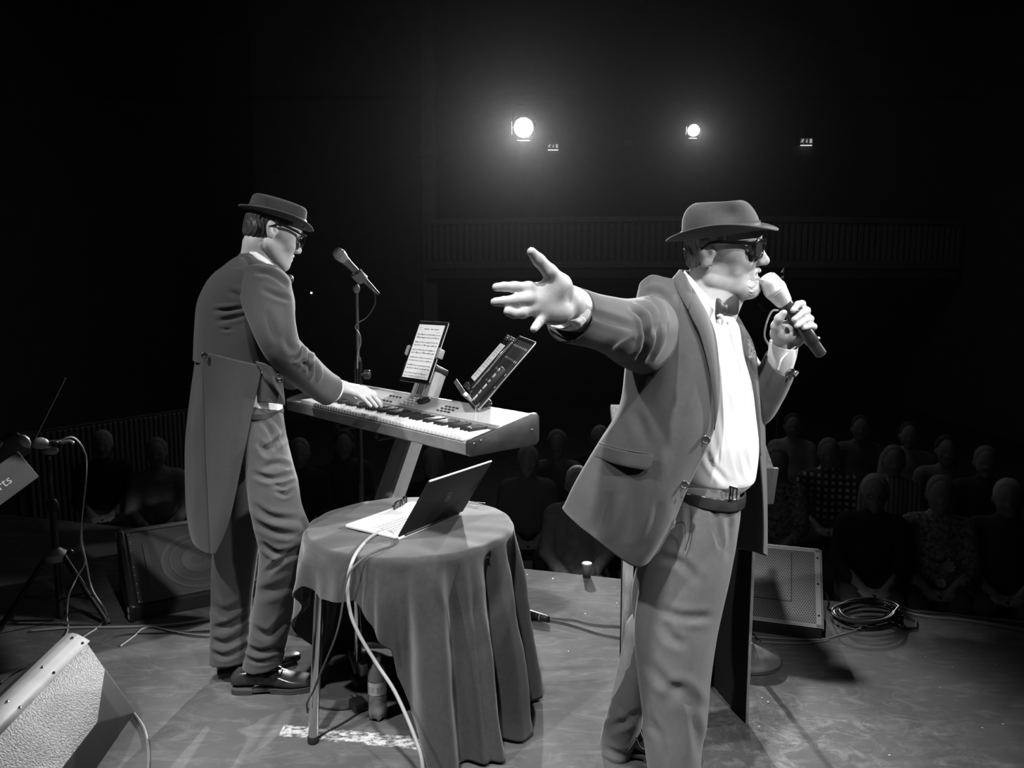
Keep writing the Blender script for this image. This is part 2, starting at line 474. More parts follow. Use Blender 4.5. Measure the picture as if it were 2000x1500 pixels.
M_balc = mat('painted_panelling', .30, .6, noise=.12, nscale=8, bump=.08)
M_black = mat('black_paint', .018, .5, bump=.1, bscale=200)
M_blackmetal = mat('black_metal', .02, .35, .6, bump=.05)
M_blackplastic = mat('black_plastic', .02, .38, bump=.06, bscale=500)
M_rubber = mat('black_rubber', .015, .7, bump=.1)
M_chrome = mat('chrome', .75, .12, 1.0, noise=.06, nscale=8)
M_steel = mat('brushed_steel', .55, .3, 1.0, noise=.1, nscale=30, stretch=(1, 1, 20))
M_silver = mat('silver_paint', .62, .35, .55, noise=.05, nscale=40)
M_grey = mat('grey_plastic', .28, .45, noise=.05, bump=.05)
M_white = mat('white_plastic', .78, .35, noise=.03)
M_lens = mat('lamp_glow', 1, .5, emit=60)
M_cablelight = mat('pale_cable_jacket', .42, .5, noise=.08)
M_cabledark = mat('black_cable_jacket', .03, .45, noise=.1)

# ------------------------------------------------------------------ the hall
# stage edge runs slightly oblique: nearer on the right
E0 = atz(1020, 1110); E1 = atz(1900, 1202)
ed = (E1 - E0) / (E1[0] - E0[0])
def edge_y(x): return E0[1] + ed[1] * (x - E0[0])
poly = [(-7, -4), (7, -4), (7, edge_y(7)), (-7, edge_y(-7))]
tag(put('floor', prism(poly, -.06, 0, .004), M_floor, smooth=False, origin=(0, 0, 0)), 'worn dark painted stage floor with scuffs and flakes', None, kind='structure')
yl, yr = edge_y(-7), edge_y(7)
nose = prism([(-7, yl - .02), (7, yr - .02), (7, yr), (-7, yl)], -1.02, -.062)
tag(put('wall_stage_front', nose, M_black, smooth=False), 'black front of the stage', None, kind='structure')
HZ = -1.05
tag(put('floor', box((17, 15, .06), (0, 10.6, HZ - .03)), M_hallfloor, smooth=False), 'dark hall floor below the stage', None, kind='structure')
tag(put('wall_back', box((17, .3, 9.5), (0, 18.2, 3.6)), M_wall, smooth=False), 'dark rear wall of the hall', None, kind='structure')
tag(put('wall_left', box((.3, 14.5, 9.5), (-7.6, 11, 3.6)), M_wall, smooth=False), 'dark left wall of the hall', None, kind='structure')
tag(put('wall_right', box((.3, 14.5, 9.5), (8.6, 11, 3.6)), M_wall, smooth=False), 'dark right wall of the hall', None, kind='structure')
# proscenium sides: the black masking beside the stage
# arched ceiling over the hall
arch = np.array([[(x, y, 6.6 + 1.5 * math.cos(x / 8.6 * PI / 2)) for x in np.linspace(-8.6, 8.6, 25)] for y in (4.2, 18.2)])
o = tag(put('ceiling', grid(arch, flip=True), M_wall), 'dark vaulted ceiling of the hall', None, kind='structure'); mod_solid(o, .1, 1)
rib = [tube([(x, y, 6.53 + 1.5 * math.cos(x / 8.6 * PI / 2)) for x in np.linspace(-8.4, 8.4, 30)], .09, 6) for y in (17.9,)]
tag(put('trim_1', join(*rib), M_balc), 'curved plaster rib under the vault', None, kind='structure')
# pier at the left end of the balcony
pier_x1 = at(852, 260, 14.6)[0]
tag(put('wall_pier', box((3.4, .5, 9), (pier_x1 - 1.7, 14.9, 3.4), .03), M_wall, smooth=False), 'dark pier where the balcony ends', None, kind='structure')
pl = [box((.26, .12, 8), (pier_x1 - .15, 14.6, 3.0), .02), box((.34, .16, .2), (pier_x1 - .15, 14.58, 4.0), .02)]
tag(put('trim_2', join(*pl), M_balc, smooth=False), 'pale pilaster edge on the pier', None, kind='structure')
# balcony: bowed front with vertical slats
bal = root('balcony', 'bowed balcony front of narrow upright slats across the dark hall', None, (0, 14.2, 0)); bal['kind'] = 'structure'
XL, XR = at(832, 430, 14.5)[0], at(1890, 430, 14.3)[0]
def bal_pt(u, z):
    x = XL + (XR - XL) * u; return np.array([x, 14.5 - .75 * math.sin(PI * u), z])
zt, zb = at(1400, 432, 13.9)[2], at(1400, 512, 13.9)[2]
def bal_band(z0, z1, out, name, mt):
    P = [[bal_pt(u, z) - np.array([0, out if q < 2 else -.06, 0]) for q, z in enumerate((z0, z1, z1, z0, z0)[:4])] for u in np.linspace(0, 1, 40)]
    P = np.array(P); v, f = grid(P, True, True, True); return put(name, (v, f), mt, bal, smooth=False)
bal_band(zb, zt, .0, 'panel', M_wall)
bal_band(zt - .02, zt + .07, .10, 'top_rail', M_balc)
bal_band(zb - .10, zb + .02, .09, 'bottom_rail', M_balc)
bal_band(zb - .28, zb - .10, .04, 'fascia', M_wall)
NS = 84; sm = None
for i in range(NS):
    u = (i + .5) / NS; c = bal_pt(u, (zt + zb) / 2)
    if sm is None:
        sm = mesh_data('slat', box((.075, .05, zt - zb - .03), (0, 0, 0), .012, 1), M_balc, False)
    o = bpy.data.objects.new('slat', sm); C.objects.link(o); o.parent = bal
    o.location = (c[0], c[1] - .03 - 14.2, c[2])
# floor of the balcony and the dark void beneath
tag(put('floor_balcony', prism([tuple(bal_pt(u, 0)[:2] + np.array([0, .05])) for u in np.linspace(0, 1, 20)] + [(XR, 18), (XL, 18)], zb - .28, zb - .12), M_wall, smooth=False), 'underside of the dark balcony', None, kind='structure')
# slatted dado on the left side wall (dim upright ribs behind the listeners at the left)
dado = root('trim_3', 'dim ribbed wooden dado along the left side of the hall', None, (-3.6, 9, HZ)); dado['kind'] = 'structure'
dA, dB = at(165, 830, 7.2), at(415, 790, 8.4)
put('panel', box((.04, 1, 1), (0, 0, 0)), M_black, dado, False, local=True)
pn = bpy.data.objects[-1] if False else dado.children[0]
dv = dB - dA; dv[2] = 0; dl = np.linalg.norm(dv); dd = dv / dl
zt1 = dA[2]
Mx = frame(dd, np.cross([0, 0, 1], dd), (0, 0, 1), (dA[0], dA[1], HZ))
me = mesh_data('panel', xf(box((dl + 1.2, .05, zt1 - HZ), (dl / 2, .06, (zt1 - HZ) / 2)), Mx), M_wall, False)
for v in me.vertices: v.co -= Vector((-3.6, 9, HZ))
pn.data = me
rm = None
for i in range(46):
    w = Mx[:3, :3] @ np.array([-.5 + i * (dl + 1) / 45.0, .015, 0]) + Mx[:3, 3]
    if rm is None: rm = mesh_data('slat', box((.032, .03, zt1 - HZ - .04), (0, 0, (zt1 - HZ) / 2), .006, 1), M_balc, False)
    o = bpy.data.objects.new('slat', rm); C.objects.link(o); o.parent = dado
    o.location = (w[0] + 3.6, w[1] - 9, 0); o.rotation_euler = (0, 0, math.atan2(dd[1], dd[0]))

# ------------------------------------------------------------------ lamps in view
def house_lamp(name, pos, target, rad, label):
    z = unit(np.array(target) - np.array(pos)); M = align(z, pos)
    t = root(name, label, 'spotlight', M)
    put('housing', lathe([(.02, -.42), (rad * .8, -.40), (rad * 1.05, -.30), (rad * 1.08, .02), (rad * 1.2, .03), (rad * 1.2, .10), (rad * 1.1, .10), (rad * 1.04, .0)], 28, cap1=False), M_blackmetal, t, local=True)
    put('lens', lathe([(rad * 1.0, -.02), (rad * .9, .03), (rad * .6, .055), (.001, .065)], 28, cap1=False), M_lens, t, 'all', local=True)
    yk = tube([(rad * 1.3, 0, -.12), (rad * 1.32, .18, -.14), (rad * 1.1, .34, -.16), (0, .38, -.16), (-rad * 1.1, .34, -.16), (-rad * 1.32, .18, -.14), (-rad * 1.3, 0, -.12)], .015, 8, 24)
    put('yoke', yk, M_blackmetal, t, local=True)
    for k in range(4):
        a = PI / 4 + k * PI / 2
        d = box((rad * 1.5, .008, rad * 1.2), (0, rad * 1.35, .2))
        c, s_ = math.cos(a - PI / 4), math.sin(a - PI / 4)
        Mr = np.eye(4); Mr[:2, :2] = [[c, -s_], [s_, c]]
        put('barn_door', xf(d, Mr), M_blackmetal, t, False, local=True)
    tp = M[:3, :3] @ np.array([0, .38, -.16]) + M[:3, 3]
    put('hanging_clamp', join(tube([tp, (pos[0], 14.6, 4.97)], .018, 8), box((.06, .07, .07), (pos[0], 14.6, 4.97), .01)), M_blackmetal, t)
    return t
house_lamp('spotlight', LAMP_A, (-0.2, 2.4, 0.9), .155, 'large glaring spotlight high in the hall, left of the small one')
house_lamp('spotlight', LAMP_B, (0.2, 2.4, 0.9), .095, 'small bright spotlight above the fedora of the singer')
bar = join(tube([(-7.44, 14.6, 4.97), (8.44, 14.6, 4.97)], .03, 8))
tag(put('lighting_bar', bar, M_blackmetal), 'black lighting bar carrying the two hall spotlights', 'lighting bar')

# exit signs: running man, arrow, door
M_signdark = mat('sign_face', .03, .4, emit=.02)
M_signlit = mat('sign_symbol', .8, .5, emit=.35)
M_signglow = mat('sign_tube', .9, .5, emit=.9)
def exit_sign(px, py, Y, wpx, label, glow):
    w = wpx * Y / 1500.0; h = w * .46; p = at(px, py, Y)
    t = root('exit_sign', label, 'sign', p)
    put('housing', box((w, .07, h), (0, 0, 0), .006), M_blackplastic, t, False, local=True)
    put('face', box((w * .94, .006, h * .86), (0, -.037, 0)), M_signdark, t, False, local=True)
    man = join(ball((-.26 * w, -.043, .26 * h), (.045 * w, .004, .045 * w), 8, 5),
               *[tube([(a * w, -.043, b * h), (c * w, -.043, d * h)], r * w, 6) for a, b, c, d, r in ((-.27, .2, -.31, -.06, .035), (-.31, -.06, -.24, -.3, .022), (-.31, -.06, -.42, -.2, .022), (-.28, .16, -.18, .08, .018), (-.29, .16, -.41, .04, .018))])
    put('running_man', man, M_signlit, t, local=True)
    arr = join(box((.05 * w, .006, .34 * h), (.02 * w, -.043, .12 * h)), prism([(-.06 * w, -.04 * h), (.1 * w, -.04 * h), (.02 * w, -.3 * h)], -.046, -.04, axes=(0, 2, 1)))
    put('arrow', arr, M_signlit, t, False, local=True)
    put('door_symbol', box((.17 * w, .006, .62 * h), (.31 * w, -.043, 0)), M_signlit, t, False, local=True)
    put('light_tube', join(tube([(-.42 * w, -.03, -.66 * h), (.42 * w, -.03, -.66 * h)], .035 * w, 8)), glow, t, local=True)
    put('bracket', join(box((.04, .02, .3), (0, .02, .2)), box((w * .9, .03, .012), (0, .01, -.56 * h))), M_blackmetal, t, False, local=True)
exit_sign(1080, 286, 18.0, 23, 'small dim exit sign just right of the large spotlight', mat('sign_tube_bright', .9, .5, emit=1.6))
exit_sign(1574, 276, 18.0, 26, 'lit exit sign at the right, beyond the small spotlight', M_signglow)
# small projector hanging between the lamps
p = at(1231, 283, 15.5); t = root('projector', 'small dark projector hanging between the two spotlights', 'projector', p)
put('case', box((.30, .34, .13), (0, 0, 0), .02), M_grey, t, False, local=True)
put('lens', lathe([(.05, 0), (.05, .05), (.035, .055), (.001, .05)], 16, cap1=False) if False else xf(lathe([(.05, 0), (.05, .05), (.035, .055)], 16), align((0, -1, 0), (.06, -.165, 0))), M_blackplastic, t, local=True)
put('ceiling_pole', tube([(0, 0, .06), (0, 0, 3.0)], .015, 8), M_blackmetal, t, local=True)
# tiny indicator lamp beyond the keyboard player
p = at(608, 572, 12.0); t = root('wall_lamp', 'tiny glowing lamp beyond the hanging microphone cable', 'lamp', p)
put('bulb', ball((0, 0, 0), .016, 8, 6), mat('tiny_bulb', 1, .5, emit=2.5), t, local=True)
put('back_plate', box((.08, .02, .12), (0, .025, 0), .005), M_blackplastic, t, False, local=True)
# turned metal finial stand seen behind the hand-held microphone
p = at(1529, 590, 9.0); t = root('lamp_standard', 'dim turned metal lamp standard behind the silver microphone', 'lamp', (p[0], p[1], HZ))
zz = p[2] - HZ
put('post', lathe([(.16, 0), (.16, .03), (.03, .08), (.018, zz - .5), (.03, zz - .45), (.018, zz - .4), (.04, zz - .06), (.02, zz)], 18), M_steel, t, local=True)
put('finial', lathe([(.02, zz), (.05, zz + .05), (.06, zz + .10), (.03, zz + .16), (.045, zz + .20), (.05, zz + .25), (.02, zz + .30), (.035, zz + .34), (.01, zz + .40)], 18), M_steel, t, local=True)
put('arm', tube([(-.28, 0, zz - .02), (-.2, 0, zz - .1), (0, 0, zz - .12), (.2, 0, zz - .1), (.28, 0, zz - .02)], .012, 8, 20), M_steel, t, local=True)
# ------------------------------------------------------------------ keyboard
M_kpanel = mat('keyboard_panel', .46, .34, .15, noise=.06, nscale=30)
M_kbody = mat('keyboard_shell', .19, .45, noise=.15, nscale=20, bump=.06)
M_kcheek = mat('worn_end_cheek', .028, .42, noise=.4, nscale=14, bump=.12, bscale=60)
M_keywhite = mat('key_white', .82, .3)
M_keyblack = mat('key_black', .02, .28)
K0 = np.array([-.147, 2.64, .896]); KX = unit([.672, -.7405, 0]); KY = np.array([-KX[1], KX[0], 0])
KM = frame(KX, KY, (0, 0, 1), K0)
kb = root('stage_keyboard', 'long grey stage keyboard with weighted keys on a slanted column stand', 'keyboard', KM)
def kl(px, py, z):     # local position of a picture point lying at local height z
    p = atz(px, py, K0[2] + z); return np.linalg.inv(KM)[:3, :3] @ (p - K0)
body = [(0, .006), (.008, 0), (.325, 0), (.335, .012), (.335, .100), (.322, .112), (.305, .112), (.178, .079), (.170, .074), (.170, .050), (.012, .050), (0, .044)]
put('shell', prism(body, -1.40, -.022, axes=(1, 2, 0)), M_kbody, kb, False, local=True)
s_ = (.112 - .079) / (.305 - .178)
def panel_z(y): return .079 + (y - .178) * s_
def on_panel(x, y, w, d, h, lift=.0):
    a = math.atan(s_); m = box((w, d, h), (0, 0, h / 2 + lift), min(w, d, h) * .25, 1)
    Mx = frame((1, 0, 0), (0, math.cos(a), math.sin(a)), (0, -math.sin(a), math.cos(a)), (x, y, panel_z(y))); return xf(m, Mx)
put('control_panel', on_panel(-.711, .2415, 1.372, .122, .003), M_kpanel, kb, False, local=True)
put('back_strip', box((1.372, .02, .003), (-.711, .313, .1135)), M_kpanel, kb, False, local=True)
ck = [(-.004, .010), (.006, -.001), (.325, -.001), (.341, .014), (.341, .108), (.328, .121), (.305, .121), (.03, .064), (.002, .058), (-.004, .050)]
for x0, x1 in ((-.022, .0), (-1.422, -1.40)):
    put('end_cheek', prism(ck, x0, x1, .005, axes=(1, 2, 0)), M_kcheek, kb, local=True)
for y, z in ((.018, .045), (.05, .052), (.30, .06)):
    put('screw', xf(lathe([(.005, 0), (.005, .0015), (.003, .003), (.001, .003)], 10), align((1, 0, 0), (.0, y, z))), M_steel, kb, local=True)
pitch = .0235; x_right = -.048
wk = prism([(.004, .002), (.004, .017), (.008, .0205), (.158, .0205), (.158, .002)], -.0111, .0111, .0012, axes=(1, 2, 0))
wm = mesh_data('white_key', wk, M_keywhite)
bk = prism([(.068, .012), (.072, .031), (.077, .0335), (.158, .0335), (.158, .012)], -.0052, .0052, .0012, axes=(1, 2, 0))
bmesh_ = mesh_data('black_key', bk, M_keyblack)
for i in range(52):
    x = x_right - (51 - i + .5) * pitch
    o = bpy.data.objects.new('white_key', wm); C.objects.link(o); o.parent = kb; o.location = (x, 0, .048)
    if i < 51 and 'ABCDEFG'[i % 7] in 'ACDFG':
        o = bpy.data.objects.new('black_key', bmesh_); C.objects.link(o); o.parent = kb; o.location = (x + pitch / 2, 0, .048)
put('key_felt', box((1.24, .012, .012), (-.66, .164, .058)), M_rubber, kb, False, local=True)
q = kl(828, 786, .100)
put('data_wheel', xf(lathe([(.030, 0), (.030, .012), (.027, .015), (.021, .0155), (.020, .013), (.001, .012)], 28, cap1=False), frame((1, 0, 0), (0, .968, .25), (0, -.25, .968), (q[0], q[1], panel_z(q[1]) + .002))), M_blackplastic, kb, local=True)
q = kl(748, 770, .10)
put('display', on_panel(q[0] - .01, .245, .17, .075, .004, .002), mat('screen_grey', .55, .25, emit=.12), kb, False, local=True)
M_btn = mat('button_grey', .62, .4)
bm_ = mesh_data('button', box((.019, .0075, .006), (0, 0, .003), .0015, 1), M_btn)
bd_ = mesh_data('button', box((.014, .008, .006), (0, 0, .003), .0015, 1), M_blackplastic)
def btn(x, y, me):
    o = bpy.data.objects.new('button', me); C.objects.link(o); o.parent = kb; o.location = (x, y, panel_z(y) + .0028); o.rotation_euler = (math.atan(s_), 0, 0)
q = kl(800, 786, .10); q2 = kl(855, 797, .10)
for c_ in range(4):
    for r_ in range(4): btn(q[0] - .055 + c_ * .027, .205 + r_ * .022, bm_)
for c_ in range(4):
    for r_ in range(3): btn(q2[0] + .0 + c_ * .024, .205 + r_ * .022, bd_)
for c_ in range(4):
    for r_ in range(3): btn(q[0] - .21 + c_ * .026, .2 + r_ * .026, bd_) if r_ != 1 else None
for c_ in range(8): btn(-1.33 + c_ * .026, .27, bd_)
for c_ in range(2):
    put('bend_wheel', xf(lathe([(.022, -.008), (.024, -.005), (.024, .005), (.022, .008)], 20), align((1, 0, 0), (-1.335 + c_ * .035, .11, .045))), M_blackplastic, kb, local=True)

# ------------------------------------------------------------------ column stand under and behind the keyboard
M_colum = mat('silver_column', .50, .38, .45, noise=.06, nscale=30)
sh = KY * .085
B0 = np.array([-.778, 3.10, .055]) + sh; B1 = np.array([-.430, 3.46, 1.10]) + sh
U = unit(B1 - B0); NX = unit(KX - U * (KX @ U)); NY = np.cross(U, NX)
st = root('keyboard_stand', 'silver slanted column stand carrying the keyboard', 'stand', (B0[0], B0[1], 0))
Lc = np.linalg.norm(B1 - B0); CM = frame(NX, NY, U, B0)
prof = [(-.062, -.03), (-.022, -.036), (-.020, -.028), (-.012, -.028), (-.010, -.036), (.030, -.036), (.032, -.026), (.040, -.026), (.042, -.036), (.062, -.03), (.066, .0), (.062, .034), (-.062, .034), (-.066, 0)]
put('column', xf(prism(prof, 0.0, Lc, axes=(0, 1, 2)), CM), M_colum, st, False)
put('column_cap', xf(box((.14, .08, .03), (0, 0, Lc + .012), .008), CM), M_blackplastic, st)
put('column_foot', xf(box((.15, .095, .05), (0, 0, -.01), .01), CM), M_grey, st)
for sgn in (-1, 1):
    leg = np.array([B0[0], B0[1], .0]) + KX * .02 * sgn
    e = leg + unit(KX * sgn * 1.0 - KY * .42) * .42
    d = unit(e - leg); Mx = frame(d, np.cross([0, 0, 1], d), (0, 0, 1), leg)
    put('leg', xf(box((.44, .055, .030), (.20, 0, .024), .006), Mx), M_silver, st)
    put('rubber_foot', xf(box((.05, .06, .036), (.415, 0, .018), .006), Mx), M_rubber, st)
    rear = leg + unit(KX * sgn * .8 + KY * .9) * .32; d = unit(rear - leg); Mx = frame(d, np.cross([0, 0, 1], d), (0, 0, 1), leg)
    put('leg', xf(box((.34, .05, .028), (.16, 0, .024), .006), Mx), M_silver, st)
tz = (.870 - B0[2]) / U[2]; cA = B0 + U * tz
for sgn in (-1, 1):
    a = cA + KX * .16 * sgn; b = a - KY * .30
    put('arm', join(tube([a + (0, 0, .0), b], .013, 10), tube([b, b + np.array([0, 0, .02])], .013, 10)), M_blackmetal, st)
put('arm_bracket', xf(box((.34, .03, .035), (0, -.05, 0), .006), frame(KX, KY, (0, 0, 1), cA - KY * .0)), M_blackmetal, st)

# ------------------------------------------------------------------ tablet with sheet music in a holder on top of the column
M_glass = mat('black_glass', .012, .12)
M_sheet = mat('lit_music_page', .45, .4, emit=.42)
M_ink = mat('page_ink', .18, .6, emit=.03)
tc = at(828, 688, 3.37); TU = unit(KY * .40 + np.array([0, 0, .92])); TN = np.cross(KX, TU)   # TN points away from the player? fix below
if TN @ KY > 0: TN = -TN
TMx = frame(KX, TU, np.cross(KX, TU), tc)
TMx = frame(KX, TU, TN, tc) if np.dot(np.cross(KX, TU), TN) > 0 else frame(KX, TU, np.cross(KX, TU), tc)
tb = root('tablet', 'large tablet showing a white page of sheet music above the keyboard', 'tablet', TMx)
zf = 1 if (TMx[:3, 2] @ -KY) > 0 else -1
put('case', box((.218, .284, .008), (0, 0, 0), .0035), M_glass, tb, local=True)
put('metal_edge', join(tube([(.1095, -.132, 0), (.1095, .138, 0), (.104, .1425, 0), (-.104, .1425, 0)], .003, 6)), M_steel, tb, local=True)
put('screen', box((.188, .250, .001), (0, .002, .0045 * zf)), M_sheet, tb, False, local=True)
ink = []
rnd = random.Random(3)
def dash(x, y, w, h=.0013): ink.append(box((w, h, .0006), (x, y, .0053 * zf)))
for x, w in ((-.028, .038), (.012, .022), (.046, .034)): dash(x, .106, w, .0035)
dash(.062, .093, .030, .0012); dash(-.072, .112, .018, .001); dash(-.072, .104, .014, .001)
for s in range(6):
    y0 = .082 - s * .036
    for half in (0, 1):
        yy = y0 - half * .014
        for l in range(5): dash(0, yy - l * .0012, .168, .00022)
        dash(-.080, yy - .0024, .005, .006)
        x = -.07
        while x < .082:
            if rnd.random() < .75: dash(x, yy - .0024 + rnd.uniform(-.003, .003), rnd.choice((.0022, .0022, .007)), rnd.choice((.0022, .004, .006)))
            x += rnd.uniform(.006, .014)
        for b in (-.042, 0, .042, .084): dash(b, yy - .0024, .0006, .006)
put('music_notation', join(*ink), M_ink, tb, False, local=True)['kind'] = 'stuff'
th = root('tablet_holder', 'spring clamp holder gripping the large tablet', 'holder', TMx)
hb = -zf
put('back_arm', join(box((.235, .03, .012), (0, .0, hb * .013), .004), tube([(0, 0, hb * .015), (0, -.03, hb * .06)], .012, 10)), M_blackplastic, th, local=True)
for sx in (-1, 1):
    put('grip', join(box((.014, .042, .03), (sx * .119, 0, hb * .002), .004), box((.010, .05, .006), (sx * .112, 0, zf * .008), .002)), M_grey, th, local=True)

# ------------------------------------------------------------------ perforated desk stand on the right half of the keyboard, a smaller tablet on it
P0 = np.array([-.13, 2.985, 1.012]); Wd = unit([-.15, .989, 0]); Ud = unit([.653, .099, .75]); Nd = np.cross(Wd, Ud)
if Nd[0] > 0: Nd = -Nd
DM = frame(Wd, Ud, np.cross(Wd, Ud), P0); zd = 1 if np.cross(Wd, Ud) @ Nd > 0 else -1
ds = root('music_desk', 'black perforated desk stand on the right end of the keyboard', 'music stand', DM)
Hd, Wl = .345, .42
put('plate', box((Wl - .012, Hd - .012, .002), (Wl / 2, Hd / 2, 0)), mat('dark_sheet_metal', .03, .35, .5), ds, False, local=True)
rim = [(.012, 0, 0), (.0, .012, 0), (0, Hd - .02, 0), (.004, Hd - .006, 0), (.02, Hd, 0), (Wl - .02, Hd, 0), (Wl - .004, Hd - .006, 0), (Wl, Hd - .02, 0), (Wl, .012, 0), (Wl - .012, 0, 0)]
put('rim', tube(rim, .0042, 8), M_steel, ds, local=True)
put('ledge', join(box((Wl, .004, .085), (Wl / 2, .0, zd * .045), .0015), box((Wl, .02, .004), (Wl / 2, .009, zd * .088), .0015)), mat('ledge_metal', .10, .35, .6), ds, local=True)
hm = mesh_data('perforation_glow', lathe([(.0062, -.0016), (.0062, .0022), (.0035, .0022), (.0035, -.0016)], 8, cap0=False, cap1=False), M_white)  # white rings: light shining through the holes, put in as colour
for r_, y in enumerate((.300, .235, .170, .105)):
    for k in range(9 if r_ == 0 else 8):
        o = bpy.data.objects.new('perforation_glow', hm); C.objects.link(o); o.parent = ds; o.location = (.05 + k * .04, y, 0)
put('clamp', join(box((.05, .05, .03), (.08, .03, -zd * .02), .006), tube([(.08, .04, -zd * .03), (.08, .0, -zd * .06), (.08, -.02, -zd * .05)], .012, 10)), M_blackplastic, ds, local=True)
t2M = DM.copy(); t2M[:3, 3] = P0 + Wd * .165 + Ud * .165 + Nd * .062
t2 = root('tablet', 'smaller tablet in a thick shiny case leaning on the perforated desk stand', 'tablet', t2M)
put('case', box((.175, .262, .018), (0, 0, 0), .008, 3), M_glass, t2, local=True)
put('case_edge', tube([(-.0865, -.12, 0), (-.0865, .12, 0), (-.075, .131, 0), (.075, .131, 0), (.0865, .12, 0), (.0865, -.12, 0), (.075, -.131, 0), (-.075, -.131, 0), (-.0865, -.12, 0)], .004, 8), M_steel, t2, local=True)
put('screen', box((.140, .190, .001), (0, .0, zd * .0098)), mat('grey_screen', .42, .35, emit=.22), t2, False, local=True)
put('text_lines', join(*[box((.10 if k % 3 else .07, .0028, .0006), (-.005, .075 - k * .0125, zd * .0107)) for k in range(13) if k % 5 != 4]), mat('screen_text', .2, .6, emit=.06), t2, False, local=True)['kind'] = 'stuff'
for sx in (-1, 1): put('corner_clip', join(*[tube([(sx * .05, yy * .12, zd * .01), (sx * .05, yy * .137, zd * .012), (sx * .05, yy * .14, -zd * .008)], .005, 8) for yy in (-1, 1)]), M_blackplastic, t2, local=True)
cdM = DM.copy(); cdM[:3, 3] = P0 + Wd * .075 + Ud * .095 + Nd * .018
cd = root('remote_control', 'dark control box with pale keys leaning at the foot of the perforated stand', 'remote', cdM)
put('case', box((.06, .185, .022), (0, 0, 0), .005), M_blackplastic, cd, local=True)
for k, (w, h) in enumerate(((.03, .026), (.03, .018), (.03, .024), (.022, .012), (.03, .02), (.026, .012))):
    put('key', box((w, h, .004), (-.004, -.072 + k * .029, zd * .012), .001, 1), M_grey if k % 2 else M_silver, cd, local=True)

# ------------------------------------------------------------------ microphone on its straight stand behind the keyboard
M_grille = mat('microphone_mesh', .62, .4, .15, bump=.6, bscale=900)
M_micbody = mat('microphone_grey', .24, .4, .2)
ms_p = at(697, 600, 3.60)
mst = root('microphone_stand', 'black straight microphone stand behind the keyboard', 'stand', (ms_p[0], ms_p[1], 0))
ztop = at(697, 562, 3.60)[2]; zcl = at(700, 735, 3.60)[2]
put('pole', join(tube([(ms_p[0], ms_p[1], zcl - .03), (ms_p[0], ms_p[1], ztop)], .0075, 10)), mat('pole_metal', .25, .35, .8), mst)
put('lower_tube', tube([(ms_p[0], ms_p[1], .02), (ms_p[0], ms_p[1], zcl)], .012, 12), M_blackmetal, mst)
put('base', lathe([(.001, .0), (.13, .0), (.13, .012), (.12, .02), (.02, .028), (.015, .05)], 32, (ms_p[0], ms_p[1], 0)), M_blackmetal, mst)
put('clutch', join(lathe([(.016, -.06), (.018, -.05), (.018, .05), (.012, .07)], 14, (ms_p[0], ms_p[1], zcl + .02)), *[tube([(ms_p[0] + dx, ms_p[1] - .02, zcl - .03), (ms_p[0] + dx, ms_p[1] - .02, zcl + .07)], .004, 6) for dx in (-.012, .012)]), M_blackmetal, mst)
put('knob', xf(lathe([(.008, 0), (.008, .015), (.022, .016), (.022, .04), (.018, .044)], 14), align((1, 0, 0), (ms_p[0] + .014, ms_p[1] - .015, zcl + .01))), M_blackplastic, mst)
put('joint', ball((ms_p[0], ms_p[1], ztop - .005), (.017, .017, .022), 12, 8), M_grey, mst)
mA = at(667, 501, 3.52); mB = at(727, 562, 3.66)
Mm = align(unit(mA - mB), mB); Lm = np.linalg.norm(mA - mB)
mc = root('microphone', 'silver ball-headed wired microphone clipped on the straight stand', 'microphone', Mm)
put('handle', lathe([(.010, 0), (.0115, .004), (.012, .02), (.0125, .03), (.0175, Lm - .05), (.0195, Lm - .035), (.0195, Lm - .022)], 20), M_micbody, mc, local=True)
put('grille', lathe([(.018, Lm - .026), (.024, Lm - .012), (.0265, Lm + .004), (.0265, Lm + .010), (.0285, Lm + .011), (.0285, Lm + .017), (.0265, Lm + .018), (.023, Lm + .033), (.014, Lm + .043), (.001, Lm + .046)], 24), M_grille, mc, local=True)
put('plug', lathe([(.006, -.05), (.0085, -.045), (.0095, -.012), (.0105, 0)], 14), M_steel, mc, local=True)
put('clip', xf(join(box((.045, .008, .06), (0, -.024, 0), .003), box((.006, .03, .06), (-.021, -.010, 0), .002), box((.006, .03, .06), (.021, -.010, 0), .002)), frame(*(lambda z, x: (x, np.cross(z, x), z))(np.array([0, 0, 1.0]), np.array([1.0, 0, 0])), (0, 0, Lm * .42))), M_grey, mc, local=True)
cp = [at(728, 565, 3.67), at(733, 580, 3.67), at(731, 598, 3.66), at(716, 620, 3.64), at(700, 630, 3.60), at(694, 640, 3.585), at(703, 655, 3.585), at(704, 672, 3.585), at(699, 690, 3.585), at(698, 720, 3.57)]
tag(put('microphone_cable', tube(cp, .0032, 8, 60), mat('grey_cable', .22, .4)), 'thin cable curling from the stand microphone down its pole', 'cable')

